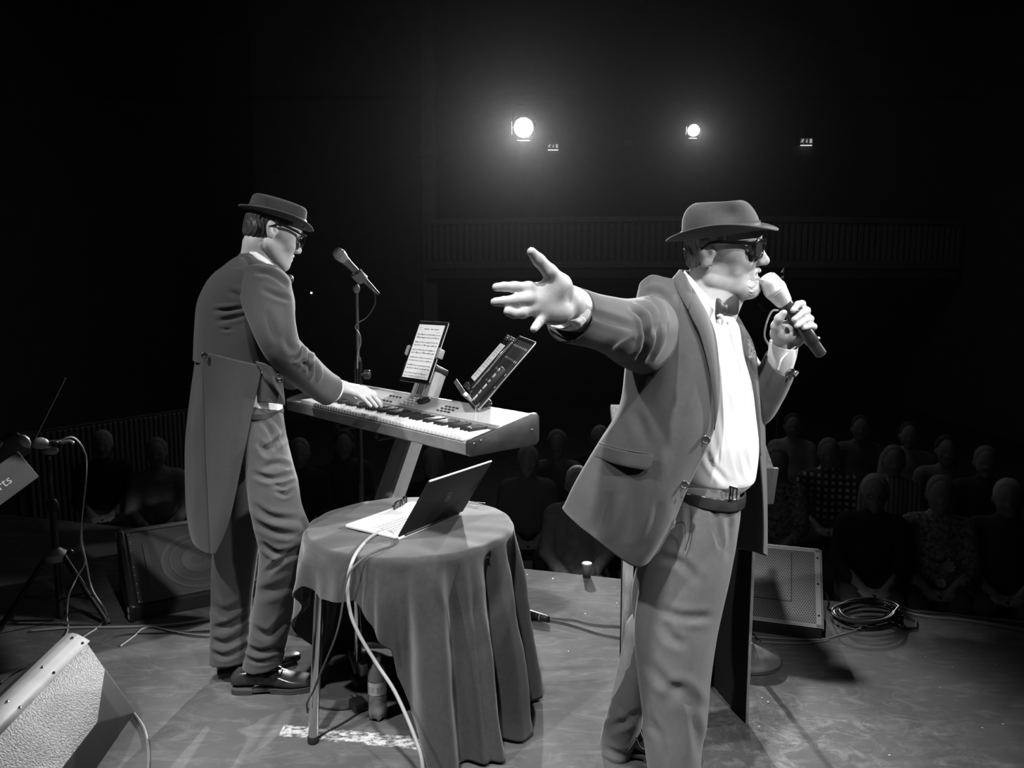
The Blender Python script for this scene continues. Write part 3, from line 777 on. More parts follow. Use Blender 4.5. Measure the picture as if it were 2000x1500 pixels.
# ------------------------------------------------------------------ round table, cloth, laptop and what lies on it
TC = np.array([-.36, 2.63]); TZ = .655; TR = .355
tbl = root('round_table', 'round table with chrome legs under a black cloth', 'table', (TC[0], TC[1], 0))
put('tabletop', lathe([(TR - .02, TZ - .032), (TR, TZ - .026), (TR, TZ - .006), (TR - .006, TZ - .003)], 64, (TC[0], TC[1], 0)), mat('table_laminate', .25, .5), tbl)
M_legchrome = mat('leg_chrome', .82, .10, 1.0, noise=.05, nscale=6)
for k, (fx, fy, tx, ty) in enumerate(((-.654, 2.364, -.618, 2.398), (-.13, 2.42, -.13, 2.43), (-.12, 2.84, -.12, 2.84), (-.60, 2.84, -.60, 2.84))):
    lg = put('leg', tube([(fx, fy, .015), (tx, ty, TZ - .034)], .0165, 20), M_legchrome, tbl)
    ft = put('rubber_foot', lathe([(.001, 0), (.017, 0), (.018, .004), (.018, .022), (.016, .026)], 20, (fx, fy, 0)), M_rubber, lg)
put('leg_bracket', join(*[box((.05, .05, .004), (tx, ty, TZ - .035)) for tx, ty in ((-.60, 2.42), (-.10, 2.42))], box((.4, .03, .02), (-.36, 2.5, TZ - .045))), M_steel, tbl, False)

M_cloth = mat('black_tablecloth', .030, .92, noise=.18, nscale=70, bump=.35, bscale=500, sheen=.45)
def cloth():
    nu = 300; th_ = np.linspace(-PI, PI, nu, endpoint=False); deg = np.degrees(th_)
    key_a = [-180, -172, -160, -150, -140, -130, -120, -110, -104, -98, -92, -90, -86, -81, -78, -74, 0, 90, 150, 165, 180]
    key_z = [.38, .30, .375, .47, .535, .505, .515, .525, .48, .43, .375, .29, .226, .12, .03, .012, .012, .012, .02, .2, .40]
    zh = np.interp(deg, key_a, key_z)
    rows = []
    for r in np.linspace(.02, 1, 14): rows.append(np.stack([TC[0] + r * (TR - .012) * np.cos(th_), TC[1] + r * (TR - .012) * np.sin(th_), np.full(nu, TZ + .004)], -1))
    for a in np.linspace(12, 78, 6):
        rr = TR - .012 + .024 * math.sin(R(a)); rows.append(np.stack([TC[0] + rr * np.cos(th_), TC[1] + rr * np.sin(th_), np.full(nu, TZ + .004 - .024 * (1 - math.cos(R(a))))], -1))
    nd = 60
    f1 = np.cos(15 * th_ + .4) * .7 + np.cos(9 * th_ - 1.1) * .45 + np.cos(23 * th_ + 2.0) * .35
    f1 = np.where(f1 > 0, np.abs(f1) ** .8, -1.25 * np.abs(f1) ** 1.3)
    for va, vw, vd in ((-39, 3.2, 1.5), (-20, 4, 1.3), (-65, 3, .9), (-84, 2.6, .8), (-52, 2.4, .7), (-100, 2.5, .8), (-6, 4, 1.2)): f1 = f1 - 1.4 * vd * np.exp(-((deg - va) / vw) ** 2)
    legb = np.exp(-((deg + 138) / 8) ** 2)
    for k in range(1, nd + 1):
        s = k / nd; z = (TZ - .022) + (zh - (TZ - .022)) * s; drop = (TZ - .022) - z
        amp = .040 * np.clip(drop / .38, 0, 1) ** .6
        rr = TR + .012 + (.085 + .06 * np.exp(-((deg + 62) / 38) ** 2)) * np.clip(drop / .65, 0, 1) ** .9 + amp * (f1 - .15) + legb * np.clip(drop / .03, 0, 1) * .034
        wv = .004 * np.sin(17 * z + 5 * th_) * np.clip(drop / .3, 0, 1)
        rows.append(np.stack([TC[0] + (rr + wv) * np.cos(th_ + .05 * np.sin(3 * th_) * drop), TC[1] + (rr + wv) * np.sin(th_ + .05 * np.sin(3 * th_) * drop), z], -1))
    v, f = grid(np.array(rows), True, True, False, flip=True)
    return wrinkle((v, f), .0035, 14, seed=3)
cl = tag(put('tablecloth', cloth(), M_cloth, origin=(TC[0], TC[1], 0), smooth='all'), 'black felt cloth draped over the round table down to the floor', 'tablecloth')
mod_solid(cl, .003, 0)

ZL = TZ + .006
H0 = np.array([-.371, 2.439, ZL]); LE = unit([.545, .838, 0]); LD = np.array([-LE[1], LE[0], 0])
if LD[0] > 0: LD = -LD
LM = frame(LE, LD, (0, 0, 1), H0) if np.cross(LE, LD)[2] > 0 else None
lap = root('laptop', 'open slim laptop with a dark lid on the black cloth', 'laptop', LM)
M_lapbase = mat('laptop_silver', .80, .40, .1); M_lid = mat('laptop_dark_lid', .012, .5, .0, noise=.05)
W_, D_ = .352, .245
put('base', box((W_, D_, .013), (W_ / 2, D_ / 2, .0075), .004), M_lapbase, lap, local=True)
put('keyboard_deck', box((.30, .115, .0012), (W_ / 2, .087, .0140)), mat('deck_grey', .5, .45), lap, False, local=True)
lk = mesh_data('key', box((.0170, .0150, .0022), (0, 0, .0011), .0008, 1), mat('laptop_key', .60, .45))
for r_ in range(6):
    for c_ in range(15):
        o = bpy.data.objects.new('key', lk); C.objects.link(o); o.parent = lap; o.location = (.036 + c_ * .0200, .038 + r_ * .0186, .0146)
put('touchpad', box((.11, .065, .0012), (W_ / 2 - .01, .195, .0138), .0005), mat('touchpad_grey', .58, .3), lap, local=True)
put('sticker', box((.03, .02, .0006), (.035, .212, .0141)), M_white, lap, False, local=True)
a = R(33); LU = np.array([0, -math.sin(a), math.cos(a)]); LNn = np.array([0, -math.cos(a), -math.sin(a)])
lidM = frame((1, 0, 0), LU, np.cross((1, 0, 0), LU), (0, .004, .012))
so = 1 if np.cross((1, 0, 0), LU)[1] < 0 else -1
lid = put('lid', xf(box((W_, .243, .007), (W_ / 2, .1215, 0), .003), lidM), M_lid, lap, local=True)
put('lid_edge', xf(tube([(.004, .2435, 0), (W_ - .004, .2435, 0)], .0034, 8), lidM), M_lapbase, lid, local=True)
put('screen', xf(box((.338, .20, .001), (W_ / 2, .13, -so * .004)), lidM), mat('dim_screen', .05, .2, emit=.25), lid, False, local=True)
lgM = lidM @ frame((1, 0, 0), (0, 1, 0), (0, 0, 1), (W_ / 2, .128, so * .0042))
ring = lathe([(.0195, 0), (.0195, .0008), (.0175, .0008), (.0175, 0)], 36, cap0=False, cap1=False)
flipM = frame((so * 1.0, 0, 0), (0, 1, 0), (0, 0, so * 1.0))
put('emblem', xf(join(ring, xf(text_mesh('hp', .027, .0004, .28), frame((1, 0, 0), (0, 1, 0), (0, 0, 1), (0, .0015, .0006)))), lgM @ flipM), mat('emblem_grey', .16, .3, .5), lid, False, local=True)
put('hinge', tube([(.03, 0, .012), (W_ - .03, 0, .012)], .005, 10), M_blackplastic, lap, local=True)

# sunglasses lying at the back corner of the laptop
def sunglasses_parts(t, lw, lh, gap, temple, fold_in, mfr, mln, open_lens=True):
    def lens_outline(cx, k=1.0, n=28):
        a_ = np.linspace(0, 2 * PI, n, endpoint=False); c, s = np.cos(a_), np.sin(a_)
        x = np.sign(c) * abs(c) ** .72 * lw / 2 * k; y = np.sign(s) * abs(s) ** .72 * lh / 2 * k
        x = x * (1 + .10 * (y / lh)); return np.stack([x + cx, 0 * x, y], -1)
    fr = []
    for sx in (-1, 1):
        L = lens_outline(sx * (lw / 2 + gap / 2)); L[:, 1] = .10 * abs(L[:, 0]) ** 1.0 * .6
        L = np.vstack([L, L[:2]]); fr.append(tube(L, np.where(L[:, 2] > lh * .2, .0036, .0026), 8, cap=False))
        L2 = lens_outline(sx * (lw / 2 + gap / 2), .97); L2[:, 1] = .06 * abs(L2[:, 0])
        v = np.vstack([L2, [[sx * (lw / 2 + gap / 2), .06 * (lw / 2 + gap / 2), 0]]]); n = len(L2)
        put('lens', (v, [(i, (i + 1) % n, n) for i in range(n)]), mln, t, 'all', local=True)
    fr.append(tube([(-gap / 2 - .004, .002, lh * .22), (0, -.001, lh * .30), (gap / 2 + .004, .002, lh * .22)], .0035, 8, 12))
    put('rim', join(*fr), mfr, t, local=True)
    for sx in (-1, 1):
        x0 = sx * (lw + gap / 2 + .003); y0 = .06 * abs(x0)
        if fold_in: pts = [(x0, y0 + .004, lh * .25), (x0 - sx * .06, y0 + .012, lh * .1), (x0 - sx * .11, y0 + .010, -lh * .2)]
        else: pts = [(x0, y0, lh * .28), (x0 + sx * .004, y0 + temple * .35, lh * .27), (x0 + sx * .005, y0 + temple * .75, lh * .2), (x0 - sx * .002, y0 + temple, -lh * .35)]
        P = cr(np.array(pts), 20); m = tube(P, np.linspace(.0042, .0026, 20), 8)
        v, f = m; put('temple', (v, f), mfr, t, local=True)
M_shade = mat('sunglass_black', .012, .15); M_shadelens = mat('smoked_lens', .03, .06, spec=.6)
sp = at(784, 968, 2.80); sp[2] = TZ + .025
sg = root('sunglasses', 'folded black sunglasses lying behind the laptop keyboard', 'sunglasses', frame(unit([.25, .97, 0]), unit([-.97, .25, 0]), (0, 0, 1), sp))
sunglasses_parts(sg, .05, .04, .018, .13, True, M_shade, M_shadelens)
# a loop of thin wire on the cloth
lw_ = atz(925, 985, TZ + .008)
tag(put('thin_wire', tube([lw_ + np.array([.04 * math.cos(a_) * (1 + .3 * math.sin(2 * a_)), .03 * math.sin(a_) + .008 * math.cos(3 * a_), .001]) for a_ in np.linspace(0, 5.6, 30)], .0013, 6), M_cabledark), 'thin loop of black wire lying behind the laptop lid', 'wire')
# cables from the side of the laptop
c1 = [atz(752, 1038, ZL + .008), atz(735, 1042, ZL + .008), atz(712, 1060, ZL + .004), at(690, 1092, 2.27), at(679, 1140, 2.245), at(684, 1195, 2.235), at(702, 1240, 2.22), at(735, 1295, 2.19), at(768, 1345, 2.15), at(792, 1395, 2.11), at(812, 1445, 2.07), at(825, 1492, 2.04), at(829, 1540, 2.02)]
c1[-1][2] = .008
tag(put('laptop_cable', tube(c1, .0058, 10, 120), mat('silver_cable', .38, .45)), 'thick silvery cable falling from the laptop over the cloth to the floor', 'cable')
put('plug', join(tube([atz(756, 1036, ZL + .009), atz(738, 1041, ZL + .009)], .008, 8)), M_silver, bpy.data.objects['laptop_cable'])
c2 = [atz(766, 1043, ZL + .008), atz(776, 1052, ZL + .006), atz(770, 1064, ZL + .004), at(735, 1076, 2.30), at(700, 1098, 2.25), at(680, 1125, 2.228), at(672, 1160, 2.22), at(664, 1210, 2.22), at(655, 1245, 2.22), at(637, 1290, 2.24), at(622, 1325, 2.27), at(612, 1350, 2.315), at(600, 1372, 2.325), at(601, 1392, 2.34)]
tag(put('laptop_cable', tube(c2, .0032, 8, 120), mat('dark_grey_cable', .07, .5)), 'thin dark cable looping from the laptop to the chrome table leg', 'cable')
put('plug', join(tube([atz(758, 1038, ZL + .009), atz(770, 1046, ZL + .008)], .007, 8)), M_grey, bpy.data.objects['laptop_cable.001'])

# ------------------------------------------------------------------ under the table: bottle, adapter, cables
bp = atz(738, 1402, 0); M_pet = mat('clear_bottle_plastic', .9, .08, trans=.85, ior=1.25)
bt = root('water_bottle', 'clear plastic water bottle with a white label under the table', 'bottle', (bp[0], bp[1], 0))
def lobed(prof, n=40):
    ang = np.linspace(0, 2 * PI, n, endpoint=False)
    rows = [np.stack([(r * (1 + k * np.cos(5 * ang))) * np.cos(ang), (r * (1 + k * np.cos(5 * ang))) * np.sin(ang), np.full(n, z) + (0 if z > .01 else .006 * (1 - np.cos(5 * ang)))], -1) for r, z, k in prof]
    return grid(np.array(rows), True, True, False)
b_ = put('bottle_wall', lobed([(.012, .006, 0), (.024, .0, .1), (.030, .012, .08), (.0325, .03, .04), (.0325, .045, 0), (.0315, .05, 0), (.0325, .055, 0), (.0325, .09, 0), (.0318, .095, 0), (.0318, .145, 0), (.0325, .15, 0), (.031, .165, 0), (.025, .182, 0), (.0165, .195, 0), (.0125, .202, 0), (.0125, .212, 0)]), M_pet, bt, 'all', local=True)
mod_solid(b_, .0008, -1)
put('water', lathe([(.001, .010), (.022, .010), (.029, .02), (.0310, .035), (.0310, .060), (.001, .060)], 28), mat('water', 1, .0, trans=1.0, ior=1.33), bt, local=True)
put('label', lathe([(.0330, .098), (.0330, .143)], 40, cap0=False, cap1=False), mat('bottle_label', .62, .5, noise=.1, nscale=60), bt, 'all', local=True)
put('label_print', join(*[xf(box((.009, .0005, .0018), (0, -.0334, .108 + .006 * r_)), frame((math.cos(a_), math.sin(a_), 0), (-math.sin(a_), math.cos(a_), 0), (0, 0, 1))) for r_ in range(4) for a_ in (-.7, -.3, .25, .6)]), M_grey, bt, False, local=True)['kind'] = 'stuff'
put('cap', join(lathe([(.0140, .208), (.0146, .211), (.0146, .226), (.013, .2285)], 24)), M_white, bt, local=True)
ap = atz(700, 1385, 0)
ad = root('power_adapter', 'black power plug with white markings on the floor beside the bottle', 'adapter', (ap[0], ap[1], 0))
put('case', xf(box((.05, .06, .035), (0, 0, .0175), .006), frame((.8, .6, 0), (-.6, .8, 0), (0, 0, 1))), M_blackplastic, ad, local=True)
put('plug_pins', join(tube([(-.02, .03, .02), (-.035, .055, .02)], .003, 6), tube([(-.005, .04, .02), (-.02, .065, .02)], .003, 6)), M_steel, ad, local=True)
sp_ = atz(722, 1352, 0)
ps = root('power_strip', 'pale power strip half hidden behind the water bottle', 'power strip', (sp_[0], sp_[1] + .04, 0))
put('case', xf(box((.20, .055, .04), (.04, .03, .02), .008), frame((.85, .53, 0), (-.53, .85, 0), (0, 0, 1))), M_blackplastic, ps, local=True)
for k in range(3): put('socket', xf(lathe([(.019, .04), (.019, .0425), (.015, .0425), (.015, .036)], 20, (-.02 + k * .06, .03, 0)), frame((.85, .53, 0), (-.53, .85, 0), (0, 0, 1))), M_grey, ps, local=True)
put('plug', xf(box((.03, .035, .05), (-.02, .03, .065), .006), frame((.85, .53, 0), (-.53, .85, 0), (0, 0, 1))), M_silver, ps, local=True)
def floor_cable(name_label, pts, r, m, n=80, zs=None):
    P = [atz(x, y, (r + .0005) if zs is None else zs[i]) for i, (x, y) in enumerate(pts)]
    return tag(put('floor_cable', tube(P, r, 8, n), m), name_label, 'cable')
floor_cable('black cable running from the adapter past the chrome table leg', [(697, 1380), (670, 1385), (640, 1384), (618, 1380), (600, 1386)], .004, M_cabledark)
floor_cable('dark cable slanting over the floor toward the chrome leg foot', [(700, 1392), (670, 1412), (640, 1428), (622, 1440)], .0035, M_cabledark)

# ------------------------------------------------------------------ lectern behind the singer
M_oak = mat('varnished_board', .17, .45, noise=.25, nscale=9, stretch=(8, 8, 1), bump=.08)
M_edge = mat('raw_board_edge', .34, .55, noise=.35, nscale=22, stretch=(3, 3, .6), bump=.15)
M_inside = mat('lectern_black_inside', .008, .8)
lc = root('lectern', 'open-backed wooden lectern with a black inside standing behind the singer', 'lectern', (.59, 2.62, 0))
dv = unit([-.05, .288, 0]); rn = np.array([dv[1], -dv[0], 0])
def board(p, length, z0, z1, th, zb1=None):
    """upright board from p along dv; zb1: height at the far end"""
    poly = [(0, z0), (length, z0), (length, zb1 if zb1 else z1), (0, z1)]
    return xf(prism(poly, 0, th, axes=(1, 2, 0)), frame(rn, dv, (0, 0, 1), (p[0], p[1], 0)))
pr = np.array([.800, 2.476]); plft = np.array([.375, 2.50])
put('side_panel', board(pr, .29, 0, .86, .012, 1.0), M_inside, lc, False)
dvl = unit([.143, .989, 0]); rnl = np.array([dvl[1], -dvl[0], 0])
boardl = lambda m: xf(m, frame(rnl, dvl, (0, 0, 1), (plft[0], plft[1], 0)))
put('side_panel', boardl(prism([(0, 0), (.29, 0), (.29, 1.0), (0, .86)], 0, .034, axes=(1, 2, 0))), M_inside, lc, False)
put('edge_strip', boardl(box((.036, .006, .86), (.017, -.003, .43), .001)), M_edge, lc, False)
put('edge_strip', xf(box((.010, .004, .86), (.006, -.002, .43)), frame(rn, dv, (0, 0, 1), (pr[0], pr[1], 0))), M_edge, lc, False)
fa, fb = plft + dvl[:2] * .284, pr + dv[:2] * .284; fd0 = unit([*(fb - fa), 0]); fr_ = xf(box((np.linalg.norm(fb - fa) + .01, .012, .96), (np.linalg.norm(fb - fa) / 2, 0, .48)), frame(fd0, np.cross([0, 0, 1], fd0), (0, 0, 1), (fa[0], fa[1], 0)))
put('front_panel', fr_, M_inside, lc, False)
d0 = at(1206, 915, 2.50); dsk = [np.array([.350, 2.47, .885]), np.array([.872, 2.50, .885]), np.array([.885, 2.80, 1.055]), np.array([.362, 2.79, 1.06])]
nrm = unit(np.cross(dsk[1] - dsk[0], dsk[3] - dsk[0]))
v = np.array(dsk + [p - nrm * .02 for p in dsk])
put('desk_board', (v, [(0, 1, 2, 3), (7, 6, 5, 4), (0, 4, 5, 1), (1, 5, 6, 2), (2, 6, 7, 3), (3, 7, 4, 0)]), M_oak, lc, False)
apr = prism([(1490, 915), (1522, 915), (1512, 984), (1492, 986)], 0, 1, axes=(0, 1, 2))
A_ = [at(1482, 915, 2.50), at(1521, 915, 2.50), at(1511, 984, 2.50), at(1484, 986, 2.50)]
v = np.array([p for p in A_] + [p + np.array([0, .016, 0]) for p in A_])
put('book_ledge', (v, [(3, 2, 1, 0), (4, 5, 6, 7), (0, 1, 5, 4), (1, 2, 6, 5), (2, 3, 7, 6), (3, 0, 4, 7)]), M_oak, lc, False)

# stand with a heavy round foot beyond the lectern
rb = np.array([.945, 2.93, 0])
rs = root('round_base_stand', 'stand with a dusty round iron foot behind the lectern', 'stand', rb)
put('base', lathe([(.001, 0), (.128, 0), (.132, .006), (.130, .022), (.118, .034), (.07, .046), (.03, .058), (.018, .075)], 40, rb), mat('dusty_iron', .16, .6, .2, noise=.3, nscale=25, bump=.1), rs)
put('base_rim', lathe([(.1325, .004), (.1345, .008), (.1345, .013), (.1325, .017)], 40, rb, False, False), M_steel, rs)
put('pole', tube([rb + (0, 0, .06), rb + (0, 0, .88)], .011, 12), M_blackmetal, rs)
put('clutch', lathe([(.016, .8), (.02, .81), (.02, .87), (.014, .89)], 14, rb), M_blackplastic, rs)
# ------------------------------------------------------------------ stage monitors (wedges)
M_cab = mat('cabinet_black', .012, .6, noise=.2, nscale=40, bump=.25, bscale=300)
M_gr_r = grille_mat('grey_perforated_grille', .0105, .34, .20, .006)
def wedge(t, Mx, w, d, h_front, h_back, top_d):
    """local: x along the front, y back, z up; sloped grille from the front edge to the top"""
    return [(0, 0), (d, 0), (d, h_back * .75), (d - top_d * .4, h_back), (d - top_d, h_back), (0, h_front)]
# right monitor, at the stage edge
f0 = np.array([1.042, 3.19, 0]); f1 = np.array([1.313, 3.10, 0]); ex = unit(f1 - f0); ey = np.array([-ex[1], ex[0], 0]); W1 = .56
o1 = f1 - ex * W1
WMx = frame(ex, ey, (0, 0, 1), o1)
mr = root('stage_monitor', 'black floor monitor with a grey perforated grille at the stage edge, right', 'monitor speaker', WMx)
pf = [(.0, .0), (.40, 0), (.42, .02), (.42, .22), (.36, .285), (.335, .285), (0.0, .05)]
put('cabinet', prism(pf, 0, W1, .004, axes=(1, 2, 0)), M_cab, mr, False, local=True)
sl = np.array([0, .335, .235]); Ls = np.linalg.norm(sl); sl /= Ls; sn = np.array([0, -sl[2], sl[1]])
GM = WMx @ frame((1, 0, 0), sl, sn, (0, .0, .05))
g = bpy.data.objects.new('grille', mesh_data('grille', box((W1 - .045, Ls - .035, .006), ((W1 - .0) / 2, Ls / 2, .004), .002), M_gr_r, False)); C.objects.link(g); g.parent = mr
Mloc = frame((1, 0, 0), sl, sn, (0, .0, .05)); g.matrix_local = Matrix(Mloc.tolist()); WM[g.name] = WMx
put('grille_frame', xf(join(box((.024, Ls, .008), (W1 - .012, Ls / 2, .004), .002), box((.024, Ls, .008), (.012, Ls / 2, .004), .002), box((W1, .018, .008), (W1 / 2, .009, .004), .002), box((W1, .018, .008), (W1 / 2, Ls - .009, .004), .002)), Mloc), mat('grille_frame_grey', .30, .45, .5), mr, False, local=True)
put('inner_seam', xf(join(box((W1 * .72, .004, .003), (W1 * .42, .115, .0075)), box((.004, .26, .003), (W1 * .78, .245, .0075))), Mloc), M_black, mr, False, local=True)
put('badge', xf(join(box((.014, .022, .002), (W1 - .33, .145, .008), .0008), box((.018, .014, .002), (W1 - .322, .164, .008), .0008)), Mloc), M_silver, mr, False, local=True)
for yy in (.06, .22, .36): put('screw', xf(lathe([(.005, .008), (.005, .0095), (.001, .0095)], 10, (W1 - .012, yy, 0)), Mloc), M_blackmetal, mr, local=True)
put('side_edge', box((.008, Ls * .98, .03), (0, 0, 0)) if False else xf(box((.008, Ls, .02), (W1 + .004, Ls / 2, -.004), .002), Mloc), mat('edge_grey', .16, .5, .3), mr, False, local=True)

# left monitor, beyond the keyboard player
q0 = np.array([-1.698, 3.285, 0]); ex = unit([.846, .533, 0]); ey = np.array([-ex[1], ex[0], 0])
LMx = frame(ex, ey, (0, 0, 1), q0); W2 = .62
ml = root('stage_monitor', 'scuffed black floor monitor with a wire mesh grille behind the tailcoat', 'monitor speaker', LMx)
pf = [(.0, .0), (.42, 0), (.44, .02), (.44, .29), (.42, .31), (.36, .31), (0.0, .065)]
put('cabinet', prism(pf, 0.012, W2, .004, axes=(1, 2, 0)), M_cab, ml, False, local=True)
put('end_panel', prism([(-.006, -.0), (.425, -.0), (.446, .02), (.446, .295), (.424, .318), (.352, .318), (-.006, .075)], -.012, .012, .004, axes=(1, 2, 0)), M_blackplastic, ml, local=True)
put('handle_recess', prism([(.12, .06), (.30, .06), (.30, .16)], -.014, -.011, axes=(1, 2, 0)), mat('recess_grey', .10, .6), ml, False, local=True)
sl = np.array([0, .36, .245]); Ls = np.linalg.norm(sl); sl /= Ls; sn = np.array([0, -sl[2], sl[1]])
Mloc = frame((1, 0, 0), sl, sn, (0, .0, .065))
M_mesh = grille_mat('wire_mesh_grille', .0085, .36, .24, .03, .45, .7)
g = bpy.data.objects.new('grille', mesh_data('grille', box((W2 - .05, Ls - .03, .006), (W2 / 2, Ls / 2, .005), .002), M_mesh, False)); C.objects.link(g); g.parent = ml; g.matrix_local = Matrix(Mloc.tolist())
M_cone = grille_mat('mesh_over_cone', .0085, .36, .29, .05, .45, .7)
cc = (W2 * .50, Ls * .46)
rg = []
for r0_, r1_ in ((.165, .150), (.125, .118), (.075, .03)):
    rg.append(lathe([(r0_, .0082), (r0_, .0094), (r1_, .0094), (r1_, .0082)], 48, (cc[0], cc[1], 0), False, False))
g = bpy.data.objects.new('speaker_ring', mesh_data('speaker_ring', join(*rg), M_cone, False)); C.objects.link(g); g.parent = ml; g.matrix_local = Matrix(Mloc.tolist())
g = bpy.data.objects.new('horn_slot', mesh_data('horn_slot', box((.022, .26, .002), (.095, Ls * .48, .009)), M_cone, False)); C.objects.link(g); g.parent = ml; g.matrix_local = Matrix(Mloc.tolist())
put('worn_edge', xf(box((.014, Ls + .01, .012), (.006, Ls / 2, .004), .004), Mloc), mat('worn_metal_edge', .30, .35, .7, noise=.5, nscale=25), ml, local=True)
for k in range(9): put('rivet', xf(ball((.03, .02 + k * (Ls - .04) / 8, .008), .006, 8, 5), Mloc), M_steel, ml, local=True)
for y, z in ((.02, .05), (.02, .02), (.40, .295), (.42, .03)): put('corner_protector', ball((-.012, y, z), (.008, .018, .018), 10, 7), mat('corner_plastic', .38, .5), ml, local=True)

# big wedge in the lower left corner, close to the camera
M_felt = mat('glittering_carpet_cover', .075, .5, noise=.75, nscale=110, bump=1.0, bscale=170)
S0, S1 = at(150, 1243, 2.50), at(0, 1392, 2.03); dS = unit(S1 - S0)
Bp, Cp, Mp = np.array(at(205, 1308, 2.44)), atz(265, 1390, 0), np.array(at(190, 1412, 2.235)); Ap = np.array(at(166, 1250, 2.50)) + np.array([0, 0, 0])
Dp = atz(178, 1520, 0)
ext = 1.0
def along(p, q): return p + dS * q
topL = S0 + np.array([-.035, .0, -.012]); back = np.array([S0[0] - .18, S0[1] + .02, 0.0]); backT = np.array([S0[0] - .17, S0[1] + .02, S0[2] - .10])
Mn, Dn, Bk = along(Mp, .8) + np.array([.03, 0, 0]), along(Dp, .8), None
V = [S0, Ap, Bp, Mp, along(Mp, .75), along(S0, 1.15), Cp, Dp, along(Dp, .75), topL, along(topL, 1.15), backT, back, along(backT, 1.15), along(back, 1.15)]
bw = root('stage_monitor', 'large carpet-covered floor monitor in the near left corner, metal strip along its top', 'monitor speaker', (S0[0], S0[1], 0))
def solid(pts, m, name, par, bev=.004):
    bm = bmesh.new()
    for p in pts: bm.verts.new(p)
    r = bmesh.ops.convex_hull(bm, input=list(bm.verts))
    bmesh.ops.delete(bm, geom=[e for e in r['geom_interior'] if isinstance(e, bmesh.types.BMVert)], context='VERTS')
    bmesh.ops.dissolve_limit(bm, angle_limit=R(2), verts=list(bm.verts), edges=list(bm.edges))
    if bev: bmesh.ops.bevel(bm, geom=list(bm.edges), offset=bev, segments=2, profile=.5, affect='EDGES', clamp_overlap=True)
    return put(name, from_bm(bm), m, par)
solid([S0, Ap, Bp, Mp, along(Mp, .8), along(S0, 1.15), Cp, Dp, along(Dp, .8), backT, back, along(backT, 1.15), along(back, 1.15)], M_cab, 'cabinet', bw)
nf = unit(np.cross(Mp - Bp, S0 - Bp)); nf = nf if nf[2] > 0 else -nf
ins = lambda p, c, k=.985: c + (p - c) * k
face = [S0, Ap, Bp, Mp, along(Mp, .8), along(S0, 1.15)]; cf = np.mean(face, 0)
solid([ins(p, cf) + nf * .004 for p in face] + [ins(p, cf) - nf * .004 for p in face], M_felt, 'cover', bw, 0)
ss = np.cross(dS, nf); ss = ss if ss[0] < 0 else -ss
strip = []
for k in range(9):
    a_ = PI * .5 * k / 8; strip.append((.055 * math.cos(a_), .02 * math.sin(a_)))
rows = []
for q in (0.0, 1.15):
    row = []
    for wv, hv in ((-.045, .008), (-.02, .0085), (.0, .008), (.018, .003), (.03, -.008), (.036, -.025), (.038, -.05)):
        row.append(S0 + dS * q + ss * wv + nf * hv)
    rows.append(row)
o = put('metal_strip', grid(np.array(rows)), mat('strip_metal', .17, .6, .2, noise=.08, nscale=20), bw, 'all'); mod_solid(o, .003, 0)
for k in range(5):
    for wv, hv in ((-.032, .0095), (.006, .008)): put('screw', ball(S0 + dS * (.03 + k * .2) + ss * wv + nf * hv, .005, 8, 5), M_steel, bw)

# ------------------------------------------------------------------ music stand and gear at the far left
mb = np.array([-2.03, 3.30, 0])
mst2 = root('tripod_stand', 'black tripod music stand at the far left', 'stand', mb)
zt_ = at(102, 880, 3.3)[2]; zh_ = at(106, 1085, 3.3)[2]
put('pole', join(tube([mb + (0, 0, .02), mb + (0, 0, zt_ - .25)], .014, 12), tube([mb + (0, 0, zt_ - .26), mb + (0, 0, zt_)], .010, 12)), M_blackmetal, mst2)
put('collar', lathe([(.018, zt_ - .27), (.024, zt_ - .265), (.024, zt_ - .235), (.016, zt_ - .22)], 16, mb), M_blackmetal, mst2)
put('hub', lathe([(.02, zh_ - .03), (.045, zh_ - .02), (.05, zh_ + .01), (.03, zh_ + .025), (.018, zh_ + .035)], 16, mb), M_grey, mst2)
put('hub_knob', ball(mb + np.array([.075, -.02, zh_ + .02]), .016, 10, 7), M_blackplastic, mst2)
for ex_, ey_ in ((.24, -.05), (-.20, -.12), (.0, .24)):
    e = mb + np.array([ex_, ey_, .012]); h_ = mb + np.array([ex_ * .16, ey_ * .16, zh_])
    lg = put('leg', tube([h_, e], .011, 10), M_blackmetal, mst2)
    put('rubber_foot', tube([e + (h_ - e) * .06, e], .016, 10), M_rubber, lg)
    put('brace', tube([mb + np.array([0, 0, .10]), e + (h_ - e) * .45], .005, 6), M_blackmetal, mst2)
put('desk', join(*[tube([at(a_, b_, 3.28), at(c_, d_, 3.22)], .004, 6) for a_, b_, c_, d_ in ((127, 738, 62, 868),)]), M_grey, mst2)
D0, D1 = at(62, 868, 3.20), at(127, 738, 3.30); dw = unit(ray(95, 800)) * .42
v = np.array([D0 - dw * .1, D1 - dw * .1, D1 + dw, D0 + dw]); v = np.vstack([v, v + np.array([.004, .002, .002])])
put('desk_plate', (v, [(0, 1, 2, 3), (7, 6, 5, 4), (0, 4, 5, 1), (1, 5, 6, 2), (2, 6, 7, 3), (3, 7, 4, 0)]), M_blackmetal, mst2, False)
put('lip', tube([D0 - dw * .1 - np.array([.02, 0, -.01]), D0 + dw - np.array([.02, 0, -.01])], .008, 8), M_blackmetal, mst2)
gl = root('clip_lamp', 'small clip-on lamp with a pale gooseneck on the tripod music stand', 'lamp', at(112, 868, 3.26))
put('head', tube([at(112, 869, 3.25), at(126, 863, 3.25), at(138, 862, 3.25), at(144, 866, 3.25)], [.010, .008, .007, .006], 10, 16), M_silver, gl)
